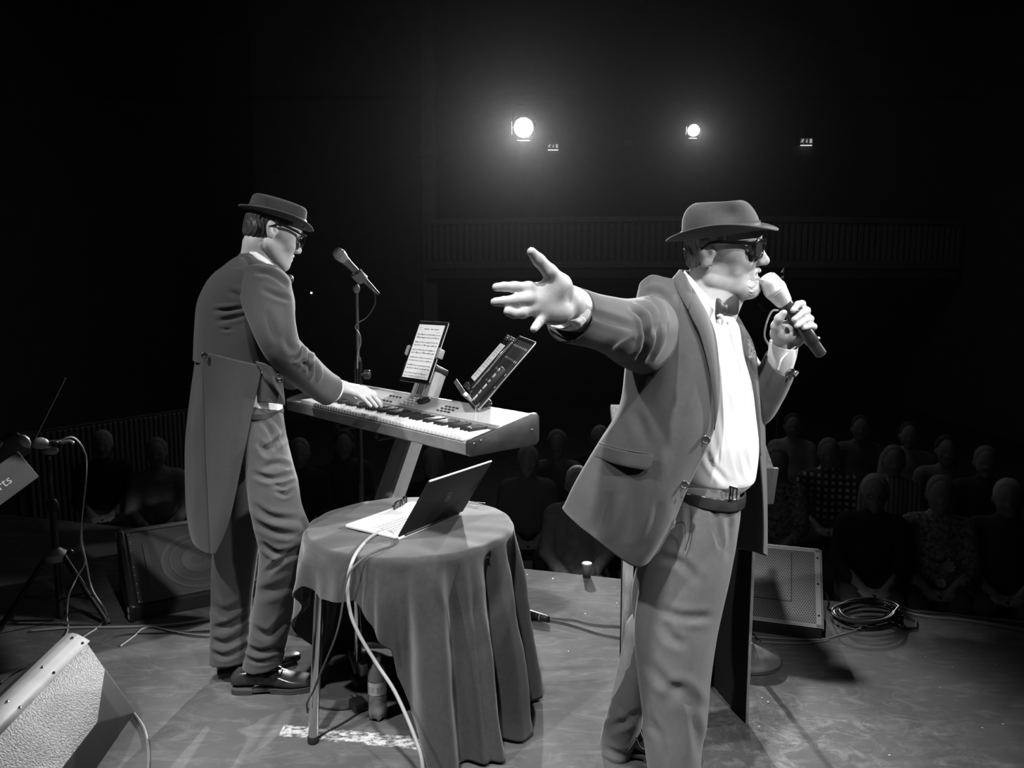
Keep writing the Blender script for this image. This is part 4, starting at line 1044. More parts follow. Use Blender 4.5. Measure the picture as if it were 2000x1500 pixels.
put('clip', xf(box((.05, .03, .03), (0, 0, 0), .006), frame((1, 0, 0), (0, 1, 0), (0, 0, 1), at(104, 868, 3.27))), M_blackplastic, gl)
cb = [at(115, 861, 3.25), at(130, 855, 3.25), at(142, 854, 3.26), at(155, 864, 3.28), at(164, 880, 3.28), at(169, 897, 3.3), at(168, 940, 3.3), at(160, 1015, 3.30), at(161, 1060, 3.29), at(168, 1095, 3.27), at(180, 1150, 3.25)]
cb += [atz(205, 1190, .04), atz(207, 1203, .004), atz(195, 1222, .004), atz(172, 1238, .004), atz(150, 1252, .004)]
tag(put('lamp_cable', tube(cb, .0034, 8, 160), M_cablelight), 'pale thin cable arching from the clip lamp down to the floor', 'cable')
cb = [at(159, 1020, 3.30), at(158, 1060, 3.28), at(166, 1098, 3.26), at(150, 1128, 3.22), at(134, 1165, 3.15), atz(131, 1205, .03), atz(133, 1225, .004), atz(126, 1244, .004), atz(100, 1272, .004), atz(94, 1282, .004)]
tag(put('lamp_cable', tube(cb, .0034, 8, 120), M_cablelight), 'second pale cable hanging beside the tripod and crossing the floor', 'cable')
# folder with white lettering hanging on the stand, and a small amplifier box above
fc = at(14, 935, 2.9); fx_ = unit(at(60, 905, 2.95) - at(0, 948, 2.85)); fy_ = unit(np.cross(np.cross(fx_, (0.05, .35, 1)), fx_)); fy_ = unit(np.array([0, .25, 1.0]) - fx_ * (np.array([0, .25, 1.0]) @ fx_))
FM = frame(fx_, fy_, np.cross(fx_, fy_), fc)
fd = root('music_folder', 'tilted dark folder with white lettering at the left edge', 'folder', FM)
put('cover', box((.22, .13, .02), (-.02, 0, 0), .004), mat('folder_grey', .085, .6, noise=.1), fd, False, local=True)
put('pages', box((.20, .11, .014), (-.02, .004, 0)), M_white, fd, False, local=True)
sg_ = 1 if np.cross(fx_, fy_)[1] < 0 else -1
put('lettering', xf(text_mesh('arts', .050, .0006), frame((1, 0, 0), (0, 1, 0), (0, 0, 1), (-.032, -.004, .0108)) if sg_ > 0 else frame((-1, 0, 0), (0, 1, 0), (0, 0, -1), (-.032, -.004, -.0108))), M_white, fd, False, local=True)
ac = at(12, 885, 2.98); AM = frame(fx_, fy_, np.cross(fx_, fy_), ac)
ab = root('equipment_case', 'dark equipment case with pale corners at the left edge, above the folder', 'case', AM)
put('case', box((.20, .10, .09), (-.02, 0, -sg_ * .03), .012), M_blackplastic, ab, local=True)
put('pale_corner', ball((.075, .0, sg_ * .012), (.022, .03, .014), 10, 7), M_grey, ab, local=True)
put('pale_corner', ball((-.03, .045, sg_ * .0), (.05, .016, .03), 10, 7), M_grey, ab, local=True)
put('lamp_dot', ball((.03, -.04, sg_ * .018), .004, 8, 6), M_white, ab, local=True)
# bag hanging on the music stand
hg = at(78, 866, 3.15)
hgT = root('gooseneck_clamp', 'grey clamp on the music stand beside the pole', 'clamp', hg)
put('jaw', join(ball(hg, (.035, .03, .025), 12, 8), ball(hg + np.array([.03, .02, -.035]), (.035, .02, .018), 12, 8)), M_grey, hgT)
put('arm', tube([hg, hg + np.array([.05, .06, -.01]), mb + (0, 0, zt_ - .02)], .010, 8, 14), M_blackmetal, hgT)

# ------------------------------------------------------------------ cables on the boards
floor_cable('long pale cable along the floor in front of the left floor monitor', [(62, 1232), (140, 1226), (220, 1225), (300, 1222), (360, 1217), (412, 1209)], .0055, mat('pale_thick_cable', .30, .5))
floor_cable('thin pale cable curving behind the left shoe of the keyboard player', [(235, 1262), (262, 1242), (278, 1228), (300, 1225), (340, 1234), (380, 1240), (412, 1242)], .0032, M_cablelight)
floor_cable('thin dark cable beneath the pale ones near the near-left floor monitor', [(178, 1264), (220, 1245), (260, 1238), (330, 1236), (412, 1232)], .003, M_cabledark)
floor_cable('black cable on the boards running into the near-left floor monitor', [(0, 1335), (20, 1318), (50, 1302), (80, 1295), (96, 1292)], .005, M_cabledark, 40)
floor_cable('grey cable curling out from the near-left floor monitor', [(262, 1394), (280, 1420), (288, 1450), (290, 1490), (284, 1540)], .005, mat('mid_grey_cable', .2, .5), 50)
# plug with two cables beside the tablecloth
pp0, pp1 = atz(1022, 1196, .02), atz(1070, 1209, .02)
pg = root('cable_plug', 'fat black cable plug lying at the hem of the tablecloth', 'plug', (pp1[0], pp1[1], 0))
put('body', tube([pp0, pp0 * .25 + pp1 * .75, pp1 * .92 + pp0 * .08, pp1], [.022, .017, .0155, .012], 14), M_blackplastic, pg)
put('collar', tube([pp0 * .3 + pp1 * .7, pp0 * .27 + pp1 * .73], .0185, 14), M_grey, pg)
put('boot', tube([pp1 * .95 + pp0 * .05, pp1 * 1.02 - pp0 * .02], .014, 12), M_rubber, pg)
floor_cable('upper of two grey cables from the fat plug to the lectern', [(1068, 1206), (1095, 1208), (1120, 1209), (1150, 1217), (1180, 1221), (1205, 1222), (1240, 1226)], .004, mat('grey_floor_cable', .16, .5), 50)
floor_cable('lower of two grey cables from the fat plug to the lectern', [(1068, 1210), (1095, 1214), (1130, 1224), (1165, 1235), (1203, 1243), (1240, 1250)], .004, mat('grey_floor_cable', .16, .5), 50)
# coil beside the right monitor
coil = []; cx_, cy_ = 1692, 1193
for k in range(7):
    for a_ in np.linspace(0, 2 * PI, 22, endpoint=False):
        rx = 58 + 7 * math.sin(k * 2.1 + a_ * .5); ry = 20 + 3 * math.cos(k * 1.3); p = atz(cx_ + rx * math.cos(a_) + 4 * math.sin(k * 3), cy_ + ry * math.sin(a_) + 2 * math.cos(k * 2), .008 + .008 * k)
        coil.append(p)
coil += [atz(1720, 1180, .03), atz(1760, 1196, .01), atz(1790, 1213, .006), atz(1789, 1226, .006), atz(1762, 1227, .006), atz(1735, 1212, .006)]
tag(put('cable_coil', tube(coil, .0055, 8), mat('coil_rubber', .045, .4)), 'coil of black cable on the floor beside the right floor monitor', 'cable')
cb = [at(1604, 1152, 3.36), at(1613, 1160, 3.36), at(1619, 1178, 3.34), atz(1618, 1190, .02), atz(1640, 1200, .006)]
tag(put('speaker_cable', tube(cb, .0045, 8, 30), M_cabledark), 'short cable bending out of the back of the right floor monitor', 'cable')
floor_cable('pair of cables along the front of the right floor monitor', [(1463, 1243), (1520, 1247), (1600, 1249), (1640, 1240), (1680, 1228), (1712, 1212)], .004, mat('worn_cable', .18, .5))
floor_cable('near cable under the right floor monitor', [(1478, 1253), (1530, 1256), (1580, 1256), (1620, 1250)], .004, mat('worn_cable', .18, .5))
floor_cable('short cable end beside the round iron foot', [(1464, 1228), (1474, 1242), (1486, 1254)], .0045, M_cabledark, 20)
floor_cable('dark cable along the stage edge at the right', [(1735, 1180), (1800, 1196), (1860, 1200), (1930, 1210), (2040, 1226)], .006, M_cabledark)
floor_cable('second dark cable along the stage edge at the right', [(1745, 1190), (1810, 1204), (1880, 1211), (1950, 1222), (2040, 1240)], .005, mat('worn_cable', .18, .5))
# paper cup near the stage edge
cpp = atz(1146, 1127, 0)
t = root('paper_cup', 'grey paper cup at the stage edge between table and singer', 'cup', cpp)
put('wall', lathe([(.021, 0), (.026, .068)], 24, cpp, True, False), mat('cup_paper', .16, .7), t, 'all')
put('lid', lathe([(.0265, .066), (.028, .068), (.028, .072), (.025, .076)], 24, cpp), mat('cup_lid', .24, .5), t)
# crumbs of paint
rn_ = random.Random(11)
fl = []
for px_, py_ in ((1478, 1315), (1488, 1363), (1500, 1371), (1737, 1475), (1660, 1310), (1205, 1178), (1110, 1272), (1143, 1199), (1035, 1320), (612, 1298), (650, 1290), (1030, 1122), (1860, 1302), (1945, 1300), (1080, 1130), (980, 1290)):
    p = atz(px_, py_, .0012); s = rn_.uniform(.004, .008); fl.append(xf(box((s, s * .6, .002)), frame((math.cos(px_), math.sin(px_), 0), (-math.sin(px_), math.cos(px_), 0), (0, 0, 1), p)))
tag(put('paint_flakes', join(*fl), M_white, smooth=False), 'white flakes and crumbs scattered on the stage floor', 'debris', kind='stuff')
# ------------------------------------------------------------------ people
M_skin = mat('skin', .46, .52, noise=.10, nscale=40, bump=.10, bscale=220, sss=.06)
M_skin2 = mat('skin_younger', .50, .5, noise=.08, nscale=40, bump=.08, bscale=260, sss=.06)
M_suit = mat('suit_cloth', .062, .9, noise=.06, nscale=90, bump=.12, bscale=900, sheen=.2)
M_tail = mat('tailcoat_cloth', .052, .92, noise=.06, nscale=90, bump=.12, bscale=900, sheen=.2)
M_trous = mat('trouser_cloth', .062, .9, noise=.06, nscale=90, bump=.10, bscale=900, sheen=.2)
M_trous2 = mat('singer_trouser_cloth', .12, .9, noise=.06, nscale=90, bump=.10, bscale=900, sheen=.2)
M_shirt = mat('white_shirt', .80, .8, bump=.08, bscale=700)
M_felt_hat = mat('hat_felt', .038, .95, noise=.12, nscale=120, bump=.3, bscale=700, sheen=.3)
M_band = mat('hat_band', .03, .6)
M_hair_grey = mat('grey_hair', .26, .6, noise=.4, nscale=60, bump=.9, bscale=180, stretch=(1, 1, .25))
M_hair_dark = mat('dark_hair', .05, .5, noise=.5, nscale=60, bump=.9, bscale=180, stretch=(1, 1, .25))
M_beard = mat('white_beard', .66, .7, noise=.25, nscale=160, bump=1.0, bscale=420)
M_leather = mat('polished_leather', .035, .22, noise=.2, nscale=30, bump=.06, bscale=120)
M_sole = mat('shoe_sole', .06, .6)
M_button = mat('dark_button', .03, .3)
M_satin = mat('satin_bow', .05, .4, bump=.08)

def head_sdf(S, mouth=.5, age=1.0):
    """local: x forward, y left, z up; origin between the ears at eye height"""
    d = Sdf()
    def s3(a): return np.array(a, float) * S
    d.el(s3((-.003, 0, .036)), s3((.094, .075, .078)), .01)
    d.el(s3((.022, 0, -.022)), s3((.068, .064, .088)), .03 * S)
    for sg in (-1, 1):
        d.rc(s3((-.014, sg * .048, -.060)), s3((.066, sg * .014, -.100)), .018 * S, .017 * S, .034 * S)
        d.el(s3((.060, sg * .040, -.030)), s3((.026, .022, .024)), .02 * S)
        d.el(s3((.030, sg * .058, .006)), s3((.04, .016, .03)), .02 * S)
    d.rc(s3((.074, -.012, -.100)), s3((.074, .012, -.100)), .0185 * S, .0185 * S, .02 * S)
    d.rc(s3((.078, -.036, .020)), s3((.078, .036, .020)), .013 * S, .013 * S, .018 * S)
    d.el(s3((.064, 0, .046)), s3((.024, .052, .038)), .03 * S)
    d.el(s3((.074, 0, -.066)), s3((.022, .030, .026)), .02 * S)
    for sg in (-1, 1):
        d.el(s3((.098, sg * .033, -.002)), s3((.016, .018, .012)), .018 * S, sub=True)
        d.el(s3((.077, sg * .033, -.001)), s3((.0135, .0145, .0125)), .003 * S)
        d.rc(s3((.0885, sg * .022, .0075)), s3((.082, sg * .046, .004)), .0030 * S, .0028 * S, .005 * S)
    # nose
    d.rc(s3((.088, 0, .014)), s3((.109, 0, -.026)), .0085 * S, .0112 * S, .014 * S)
    d.el(s3((.110, 0, -.030)), s3((.0125, .0122, .0108)), .008 * S)
    for sg in (-1, 1):
        d.el(s3((.101, sg * .0125, -.034)), s3((.012, .0075, .0085)), .006 * S)
        d.el(s3((.106, sg * .007, -.0425)), s3((.006, .0035, .004)), .003 * S, sub=True)
    # lips
    d.rc(s3((.082, -.022, -.062)), s3((.0965, 0, -.0555)), .004 * S, .0065 * S, .006 * S)
    d.rc(s3((.082, .022, -.062)), s3((.0965, 0, -.0555)), .004 * S, .0065 * S, .006 * S)
    lz = -.070 - .006 * mouth
    d.rc(s3((.081, -.020, -.064)), s3((.0935, 0, lz)), .004 * S, .0072 * S, .006 * S)
    d.rc(s3((.081, .020, -.064)), s3((.0935, 0, lz)), .004 * S, .0072 * S, .006 * S)
    d.el(s3((.094, 0, -.0625 - .003 * mouth)), s3((.016, .018, .0016 + .0042 * mouth)), .003 * S, sub=True)
    if age > .5:   # lines beside the nose, thin cheeks
        for sg in (-1, 1):
            d.rc(s3((.097, sg * .019, -.036)), s3((.082, sg * .032, -.066)), .0022 * S, .0022 * S, .008 * S, sub=True)
            d.rc(s3((.052, sg * .050, -.060)), s3((.060, sg * .036, -.090)), .010 * S, .010 * S, .02 * S)
            d.rc(s3((-.012, sg * .046, -.085)), s3((.050, sg * .022, -.108)), .020 * S, .019 * S, .034 * S)
            d.el(s3((-.024, sg * .078, -.030)), s3((.013, .0085, .018)), .006 * S)
    # the skull ends under the hat
    d.fn(s3((-.12, -.1, .05)), s3((.12, .1, .14)), lambda X, V: np.maximum(V, X[..., 2] - .068 * S).astype(np.float32))
    # ears
    for sg in (-1, 1):
        a = R(18); rot = np.array([[math.cos(a), 0, -math.sin(a)], [0, 1, 0], [math.sin(a), 0, math.cos(a)]])
        d.el(s3((-.024, sg * .077, -.008)), s3((.019, .0085, .034)), .006 * S, rot=rot)
        d.el(s3((-.018, sg * .086, -.002)), s3((.0105, .006, .019)), .004 * S, rot=rot, sub=True)
        d.rc(s3((-.022, sg * .079, .024)), s3((-.039, sg * .083, .002)), .0042 * S, .0042 * S, .003 * S)
        d.rc(s3((-.039, sg * .083, .002)), s3((-.026, sg * .079, -.034)), .0042 * S, .0055 * S, .003 * S)
        d.rc(s3((-.006, sg * .078, -.006)), s3((-.007, sg * .077, -.012)), .0045 * S, .0045 * S, .003 * S)
    return d

def hair_sdf(S, back=True):
    d = Sdf()
    d.el(np.array((-.006, 0, .034)) * S, np.array((.099, .081, .082)) * S, .0)
    d.el(np.array((-.050, 0, -.028)) * S, np.array((.050, .064, .055)) * S, .02 * S)
    def cut(X, V):
        x, y, z = X[..., 0] / S, X[..., 1] / S, X[..., 2] / S
        hl = np.where(z > .012, .066 - .0 * z, np.where(z > -.03, -.018, -.042 - .3 * (-.03 - z)))
        n = .0030 * np.sin(230 * x + 90 * y + 3 * np.sin(50 * z)) * np.sin(75 * z + 60 * y + 50 * x) + .0016 * np.sin(520 * x + 120 * z + 2 * np.sin(90 * z))
        a = np.maximum(V + n * S + .020 * np.clip((-.015 - z) / .07, 0, 1), (x - hl) * S)
        a = np.maximum(a, (-.088 - z + .35 * (x + .05) + .006 * np.sin(150 * y + 40 * x) * np.sin(110 * x + 1)) * S); a = np.maximum(a, (z - .062) * S)
        ear = np.sqrt(((x + .022) / .024) ** 2 + ((np.abs(y) - .084) / .03) ** 2 + ((z + .008) / .040) ** 2) - 1
        a = np.maximum(a, -ear * .02 * S)
        return a.astype(np.float32)
    d.fn(np.array((-.16, -.12, -.13)) * S, np.array((.12, .12, .14)) * S, cut)
    return d

def hand_sdf(d, elbow, W, mcp, fingers, thumb, s=1.0, r_el=.034):
    """skin of forearm, palm, four fingers, thumb; points in world space"""
    W = np.array(W, float); mcp = [np.array(p, float) for p in mcp]
    d.rc(elbow, W, r_el, .0245 * s, .02)
    m = np.mean(mcp, 0)
    for i, p in enumerate(mcp):
        d.rc(W + (p - m) * .35, p, .0155 * s, .0118 * s, .014)
    for i in range(3):
        d.rc(W * .3 + mcp[i] * .7, W * .3 + mcp[i + 1] * .7, .013 * s, .013 * s, .012)
    rr = [(.0108, .0102, .0092, .0082), (.0112, .0106, .0096, .0084), (.0107, .0101, .0091, .0080), (.0096, .0088, .0080, .0072)]
    for i, fg in enumerate(fingers):
        d.chain([mcp[i]] + list(fg), [r * s for r in rr[i]], .003, .0065)
        # knuckle swell and fleshy tip
        a, b = np.array(fg[-2], float), np.array(fg[-1], float)
        d.el(fg[0], np.full(3, rr[i][1] * s * 1.06), .004)
    th = [np.array(p, float) for p in thumb]
    d.rc(W * .75 + th[0] * .25, th[0], .020 * s, .0185 * s, .014)
    d.chain(th, [.0185 * s, .0140 * s, .0118 * s, .0092 * s], .006, .012)
    return d

def head_frame(center, yaw, pitch, roll=0.0):
    """yaw: direction of the face in the ground plane, degrees from +x towards +y; pitch: down positive"""
    f = np.array([math.cos(R(yaw)), math.sin(R(yaw)), 0]); l = np.array([-f[1], f[0], 0]); u = np.array([0, 0, 1.0])
    p = R(pitch); f2 = f * math.cos(p) - u * math.sin(p); u2 = u * math.cos(p) + f * math.sin(p)
    r_ = R(roll); l3 = l * math.cos(r_) + u2 * math.sin(r_); u3 = u2 * math.cos(r_) - l * math.sin(r_)
    return frame(f2, l3, u3, center)

def hat(Mh, crown_rows, brim_rf, brim_rl, brim_fn, par, name='hat', band_h=.022, dents=(), tilt=0.0):
    """crown: rows of (height, radius forward, radius sideways, x shift); local to the hat frame"""
    n = 72; ang = np.linspace(0, 2 * PI, n, endpoint=False)
    A = cr(np.array(crown_rows, float), 46); rows = []
    for h, rf, rl, xs in A:
        P = np.stack([xs + rf * np.cos(ang), rl * np.sin(ang), np.full(n, h)], -1); rows.append(P)
    rows = np.array(rows); rows[..., 2] -= tilt * rows[..., 0] * np.clip(rows[..., 2] / .05, 0, 1)
    for (cx_, cy_, cz_, rad, dep) in dents:
        c_ = np.array([cx_, cy_, cz_]); dd_ = np.linalg.norm(rows - c_, axis=-1); w = np.exp(-(dd_ / rad) ** 2)
        dirn = -np.array([0.0, np.sign(cy_), .35]) if cy_ else np.array([0, 0, -1.0])
        rows = rows + w[..., None] * dirn * dep
    crown = grid(rows, True, False, True)
    base = A[0]; B = []
    for k in np.linspace(0, 1, 16):
        rf = base[1] + (brim_rf - base[1]) * k; rl = base[2] + (brim_rl - base[2]) * k
        z = np.array([brim_fn(a, k) for a in ang]); B.append(np.stack([base[3] * (1 - k) + rf * np.cos(ang), rl * np.sin(ang), z], -1))
    brim = grid(np.array(B), True, flip=True)
    ho = put(name, xf(crown, Mh), M_felt_hat, par, 'all'); mod_solid(ho, .002, -1)
    bo = put('brim', xf(brim, Mh), M_felt_hat, ho, 'all'); mod_solid(bo, .0035, 0)
    br = []
    for h in (.001, band_h * .5, band_h):
        t = np.interp(h, A[:, 0], np.arange(len(A))); i = int(t); a_ = A[i]
        br.append(np.stack([a_[3] + (a_[1] + .0022) * np.cos(ang), (a_[2] + .0022) * np.sin(ang), np.full(n, h)], -1))
    bd = put('hat_band', xf(grid(np.array(br), True), Mh), M_band, ho, 'all'); mod_solid(bd, .0015, 0)
    edge = np.array(B[-1]); edge = np.vstack([edge, edge[:1]])
    put('brim_binding', xf(tube(edge, .0026, 6, cap=False), Mh), M_felt_hat, ho, 'all')
    return ho

def shoe(par, heel, d, L=.30, w=.052, name='shoe', laces=True, mt=None):
    """dress shoe on the floor: heel point, direction of the toe"""
    d = unit([d[0], d[1], 0]); l = np.array([-d[1], d[0], 0]); M = frame(d, l, (0, 0, 1), (heel[0], heel[1], 0))
    prof = [(0.0, .024, .070, .028), (.02, .034, .085, .028), (.07, .037, .092, .028), (.12, .036, .085, .02), (.16, .042, .070, .016), (.20, .048, .056, .014), (.24, .044, .046, .014), (.275, .032, .038, .015), (.297, .014, .030, .018)]
    n = 28; rows = []
    for x, hw, top, bot in cr(np.array(prof), 34):
        a = np.linspace(0, 2 * PI, n, endpoint=False); c, s = np.cos(a), np.sin(a)
        y = np.sign(c) * abs(c) ** .8 * hw * w / .05; z = bot + (top - bot) * (.5 + .5 * np.sign(s) * abs(s) ** .75)
        rows.append(np.stack([np.full(n, x * L / .30), y, z], -1))
    sh_ = put(name, xf(grid(np.array(rows), True, True, True), M), mt or M_leather, par, 'all')
    def outline(k, x0, x1):
        P = cr(np.array(prof), 40); P = P[(P[:, 0] >= x0) & (P[:, 0] <= x1)]
        up = [(p[0] * L / .30, (p[1] * w / .05) * k) for p in P]; return up + [(x, -y) for x, y in up[::-1]]
    put('sole', xf(prism(outline(1.07, .0, .3), .010, .018, .002), M), M_sole, sh_)
    put('heel', xf(prism(outline(1.04, .0, .075), 0, .024, .002), M), M_sole, sh_)
    put('sole', xf(prism(outline(1.05, .125, .27), .0, .013, .002), M), M_sole, sh_)
    if laces:
        k = L / .30
        put('tongue', xf(ball((.125 * k, 0, .082), (.045, .020, .012), 12, 8), M), mt or M_leather, sh_)
        for j in range(4):
            x = (.105 + .02 * j) * k; z = .098 - .0095 * j
            put('lace', xf(tube([(x, -.022, z - .006), (x + .003, 0, z + .003), (x, .022, z - .006)], .0024, 6, 10), M), M_cabledark, sh_)
        put('lace_bow', xf(join(tube([(.105 * k, 0, .102), (.10 * k, -.03, .098), (.12 * k, -.052, .062), (.135 * k, -.045, .05), (.125 * k, -.03, .08), (.108 * k, 0, .102)], .002, 6, 24), tube([(.105 * k, 0, .102), (.115 * k, .03, .095), (.135 * k, .047, .06)], .002, 6, 14)), M), M_cabledark, sh_)
        put('welt', xf(tube([(x, y, .020) for x, y in outline(1.05, .0, .3)], .0022, 6), M), M_sole, sh_)
    return sh_

def buttons(par, pts, r=.011, name='button'):
    for p in pts:
        n = unit(np.array([0, 0, CAM_H]) - p) if len(p) == 3 else p[3:]
        Mb = align(n, np.array(p[:3]))
        put(name, xf(join(lathe([(r * .4, -.001), (r, .0), (r * 1.0, .003), (r * .8, .0042), (r * .62, .003), (.0005, .003)], 20)), Mb), M_button, par)

# ================================================================== the singer
hdC = np.array([.568, 2.105, at(1400, 486, 2.1)[2]]); HS = 1.02
SH = head_frame(hdC, -27, 2, 3)
sg_root_pt = (.45, 2.08, 0)
def hp(M, p, S=1.0): return M[:3, :3] @ (np.array(p, float) * S) + M[:3, 3]

bd = Sdf()   # body under the clothes
hipc, chest, neckb = at(1368, 990, 2.12), at(1368, 740, 2.13), at(1378, 600, 2.12)
bd.el(hipc, (.09, .11, .11), .05); bd.el((hipc + chest) / 2 + np.array([.02, 0, 0]), (.09, .11, .2), .06); bd.el(chest, (.085, .12, .16), .06)
shR, elR, wrR = at(1292, 640, 2.01), at(1205, 640, 1.75), at(1115, 594, 1.520)
shL, elL, wrL = at(1425, 665, 2.29), at(1490, 760, 2.25), at(1529, 678, 2.135)
bd.rc(neckb - np.array([0, 0, .03]), hp(SH, (-.025, 0, -.06), HS), .064, .060, .03)
bd.rc(neckb + np.array([.02, -.01, -.03]), hp(SH, (.036, 0, -.085), HS), .052, .046, .04)
nb2 = neckb - np.array([0, 0, .07])
bd.rc(nb2, shR, .05, .045, .04); bd.rc(nb2, shL, .05, .045, .04)
bd.rc(shR, elR, .042, .034, .03); bd.rc(elR, wrR, .034, .024, .02)
bd.rc(shL, elL, .042, .036, .03); bd.rc(elL, wrL, .036, .026, .02)
hpR, knR, anR = at(1335, 1030, 2.02), at(1318, 1290, 1.95), np.array([.475, 1.93, .09])
hpL, knL, anL = at(1375, 1030, 2.20), at(1250, 1230, 2.28), np.array([.335, 2.34, .09])
for a, b, c_ in ((hpR, knR, anR), (hpL, knL, anL)):
    bd.rc(a, b, .058, .042, .05); bd.rc(b, c_, .042, .030, .02); bd.rc(c_, c_ + np.array([.12, -.02, -.05]), .03, .026, .02)
coarse = bd.mesh(.010)
hv = head_sdf(HS, .75, 1.0).mesh(.0026); hv = xf(hv, SH)
# right hand: open palm to the camera, thumb up
Yw = 1.515
hr = Sdf()
mcpR = [at(1033, 562, 1.475), at(1034, 584, 1.465), at(1043, 604, 1.47), at(1060, 619, 1.48)]
fgR = [[at(1005, 561, 1.468), at(984, 560, 1.463), at(969, 561, 1.460)],
       [at(1005, 587, 1.455), at(984, 589, 1.450), at(966, 590, 1.447)],
       [at(1021, 611, 1.458), at(1004, 613, 1.450), at(991, 609, 1.444)],
       [at(1054, 628, 1.468), at(1047, 637, 1.458), at(1042, 643, 1.447)]]
thR = [at(1096, 556, 1.495), at(1074, 531, 1.475), at(1052, 508, 1.465), at(1038, 492, 1.455)]
hand_sdf(hr, elR, wrR, mcpR, fgR, thR, 1.0)
hr.el(at(1088, 612, 1.49), (.030, .016, .022), .016)      # heel of the hand
hr.el(at(1080, 565, 1.482), (.024, .014, .022), .014); hr.el(at(1066, 588, 1.487), (.030, .012, .024), .02)
hrm = hr.mesh(.0023)
# left hand round the microphone
micA, micB = at(1499, 545, 2.055), at(1604, 692, 2.09); mu = unit(micB - micA)
def on_mic(px, py, dy): return at(px, py, np.interp(px, [1499, 1604], [2.055, 2.09]) + dy)
hl = Sdf()
mcpL = [on_mic(1556, 612, .052), on_mic(1563, 630, .056), on_mic(1566, 648, .054), on_mic(1566, 662, .048)]
fgL = [[on_mic(1566, 594, .018), on_mic(1559, 594, -.020), on_mic(1549, 606, -.034)],
       [on_mic(1575, 607, .016), on_mic(1567, 611, -.022), on_mic(1551, 624, -.036)],
       [on_mic(1582, 623, .014), on_mic(1573, 625, -.022), on_mic(1556, 636, -.036)],
       [on_mic(1589, 638, .012), on_mic(1582, 637, -.016), on_mic(1570, 640, -.030)]]
thL = [on_mic(1519, 652, .026), on_mic(1516, 637, .004), on_mic(1522, 622, -.016), on_mic(1531, 611, -.028)]
hand_sdf(hl, elL, wrL, mcpL, fgL, thL, .97)
hl.rc(on_mic(1530, 652, .015), on_mic(1555, 654, .035), .022, .016, .014); hl.el(on_mic(1538, 644, .020), (.026, .020, .027), .012)
hlm = hl.mesh(.0023)
singer = tag(put('person', join(coarse, hv, hrm, hlm), M_skin, origin=sg_root_pt, smooth='all'),
             'singer in black suit and fedora, arm flung out, singing into a silver microphone', 'person')
mod_remesh(singer, .0030)
put('hair', xf(hair_sdf(HS).mesh(.003), SH), M_hair_grey, singer, 'all')
# whiskers on chin and lip
be = Sdf(); S_ = HS
be.el(np.array((.071, 0, -.098)) * S_, np.array((.034, .038, .032)) * S_, 0); be.rc(np.array((.060, .033, -.080)) * S_, np.array((.080, .012, -.104)) * S_, .017 * S_, .018 * S_, .012); be.rc(np.array((.060, -.033, -.080)) * S_, np.array((.080, -.012, -.104)) * S_, .017 * S_, .018 * S_, .012)
def bcut(X, V):
    x, y, z = X[..., 0] / S_, X[..., 1] / S_, X[..., 2] / S_
    n = .0014 * np.sin(700 * y + 300 * z) * np.sin(600 * z + 500 * x) + .0010 * np.sin(1300 * z + 900 * y)
    return np.maximum(V + n, (z + .077) * S_ - .003 * np.sin(500 * y)).astype(np.float32)
be.fn(np.array((.02, -.07, -.14)) * S_, np.array((.12, .07, -.05)) * S_, bcut)
put('beard', xf(be.mesh(.0022), SH), M_beard, singer, 'all')
for sg_ in (-1, 1):
    put('eyebrow', xf(tube([(p[0] * HS, p[1] * HS * sg_, p[2] * HS) for p in ((.092, .016, .021), (.090, .030, .026), (.080, .046, .022))], [.004, .0045, .002], 8, 12), SH), M_beard, singer)
    eye = put('eye', xf(ball(np.array((.0835, sg_ * .033, -.001)) * HS, .0095 * HS, 14, 10), SH), mat('eye_white', .6, .2), singer)
    put('iris', xf(ball(np.array((.0905, sg_ * .033, -.001)) * HS, .0042 * HS, 10, 8), SH), mat('iris_dark', .04, .2), eye)
GMs = SH @ frame((0, 1, 0), (-1, 0, 0), (0, 0, 1), np.array((.106, 0, .001)) * HS)
class Part:  # gives sunglasses_parts a root with its own frame, as a child of a person
    pass
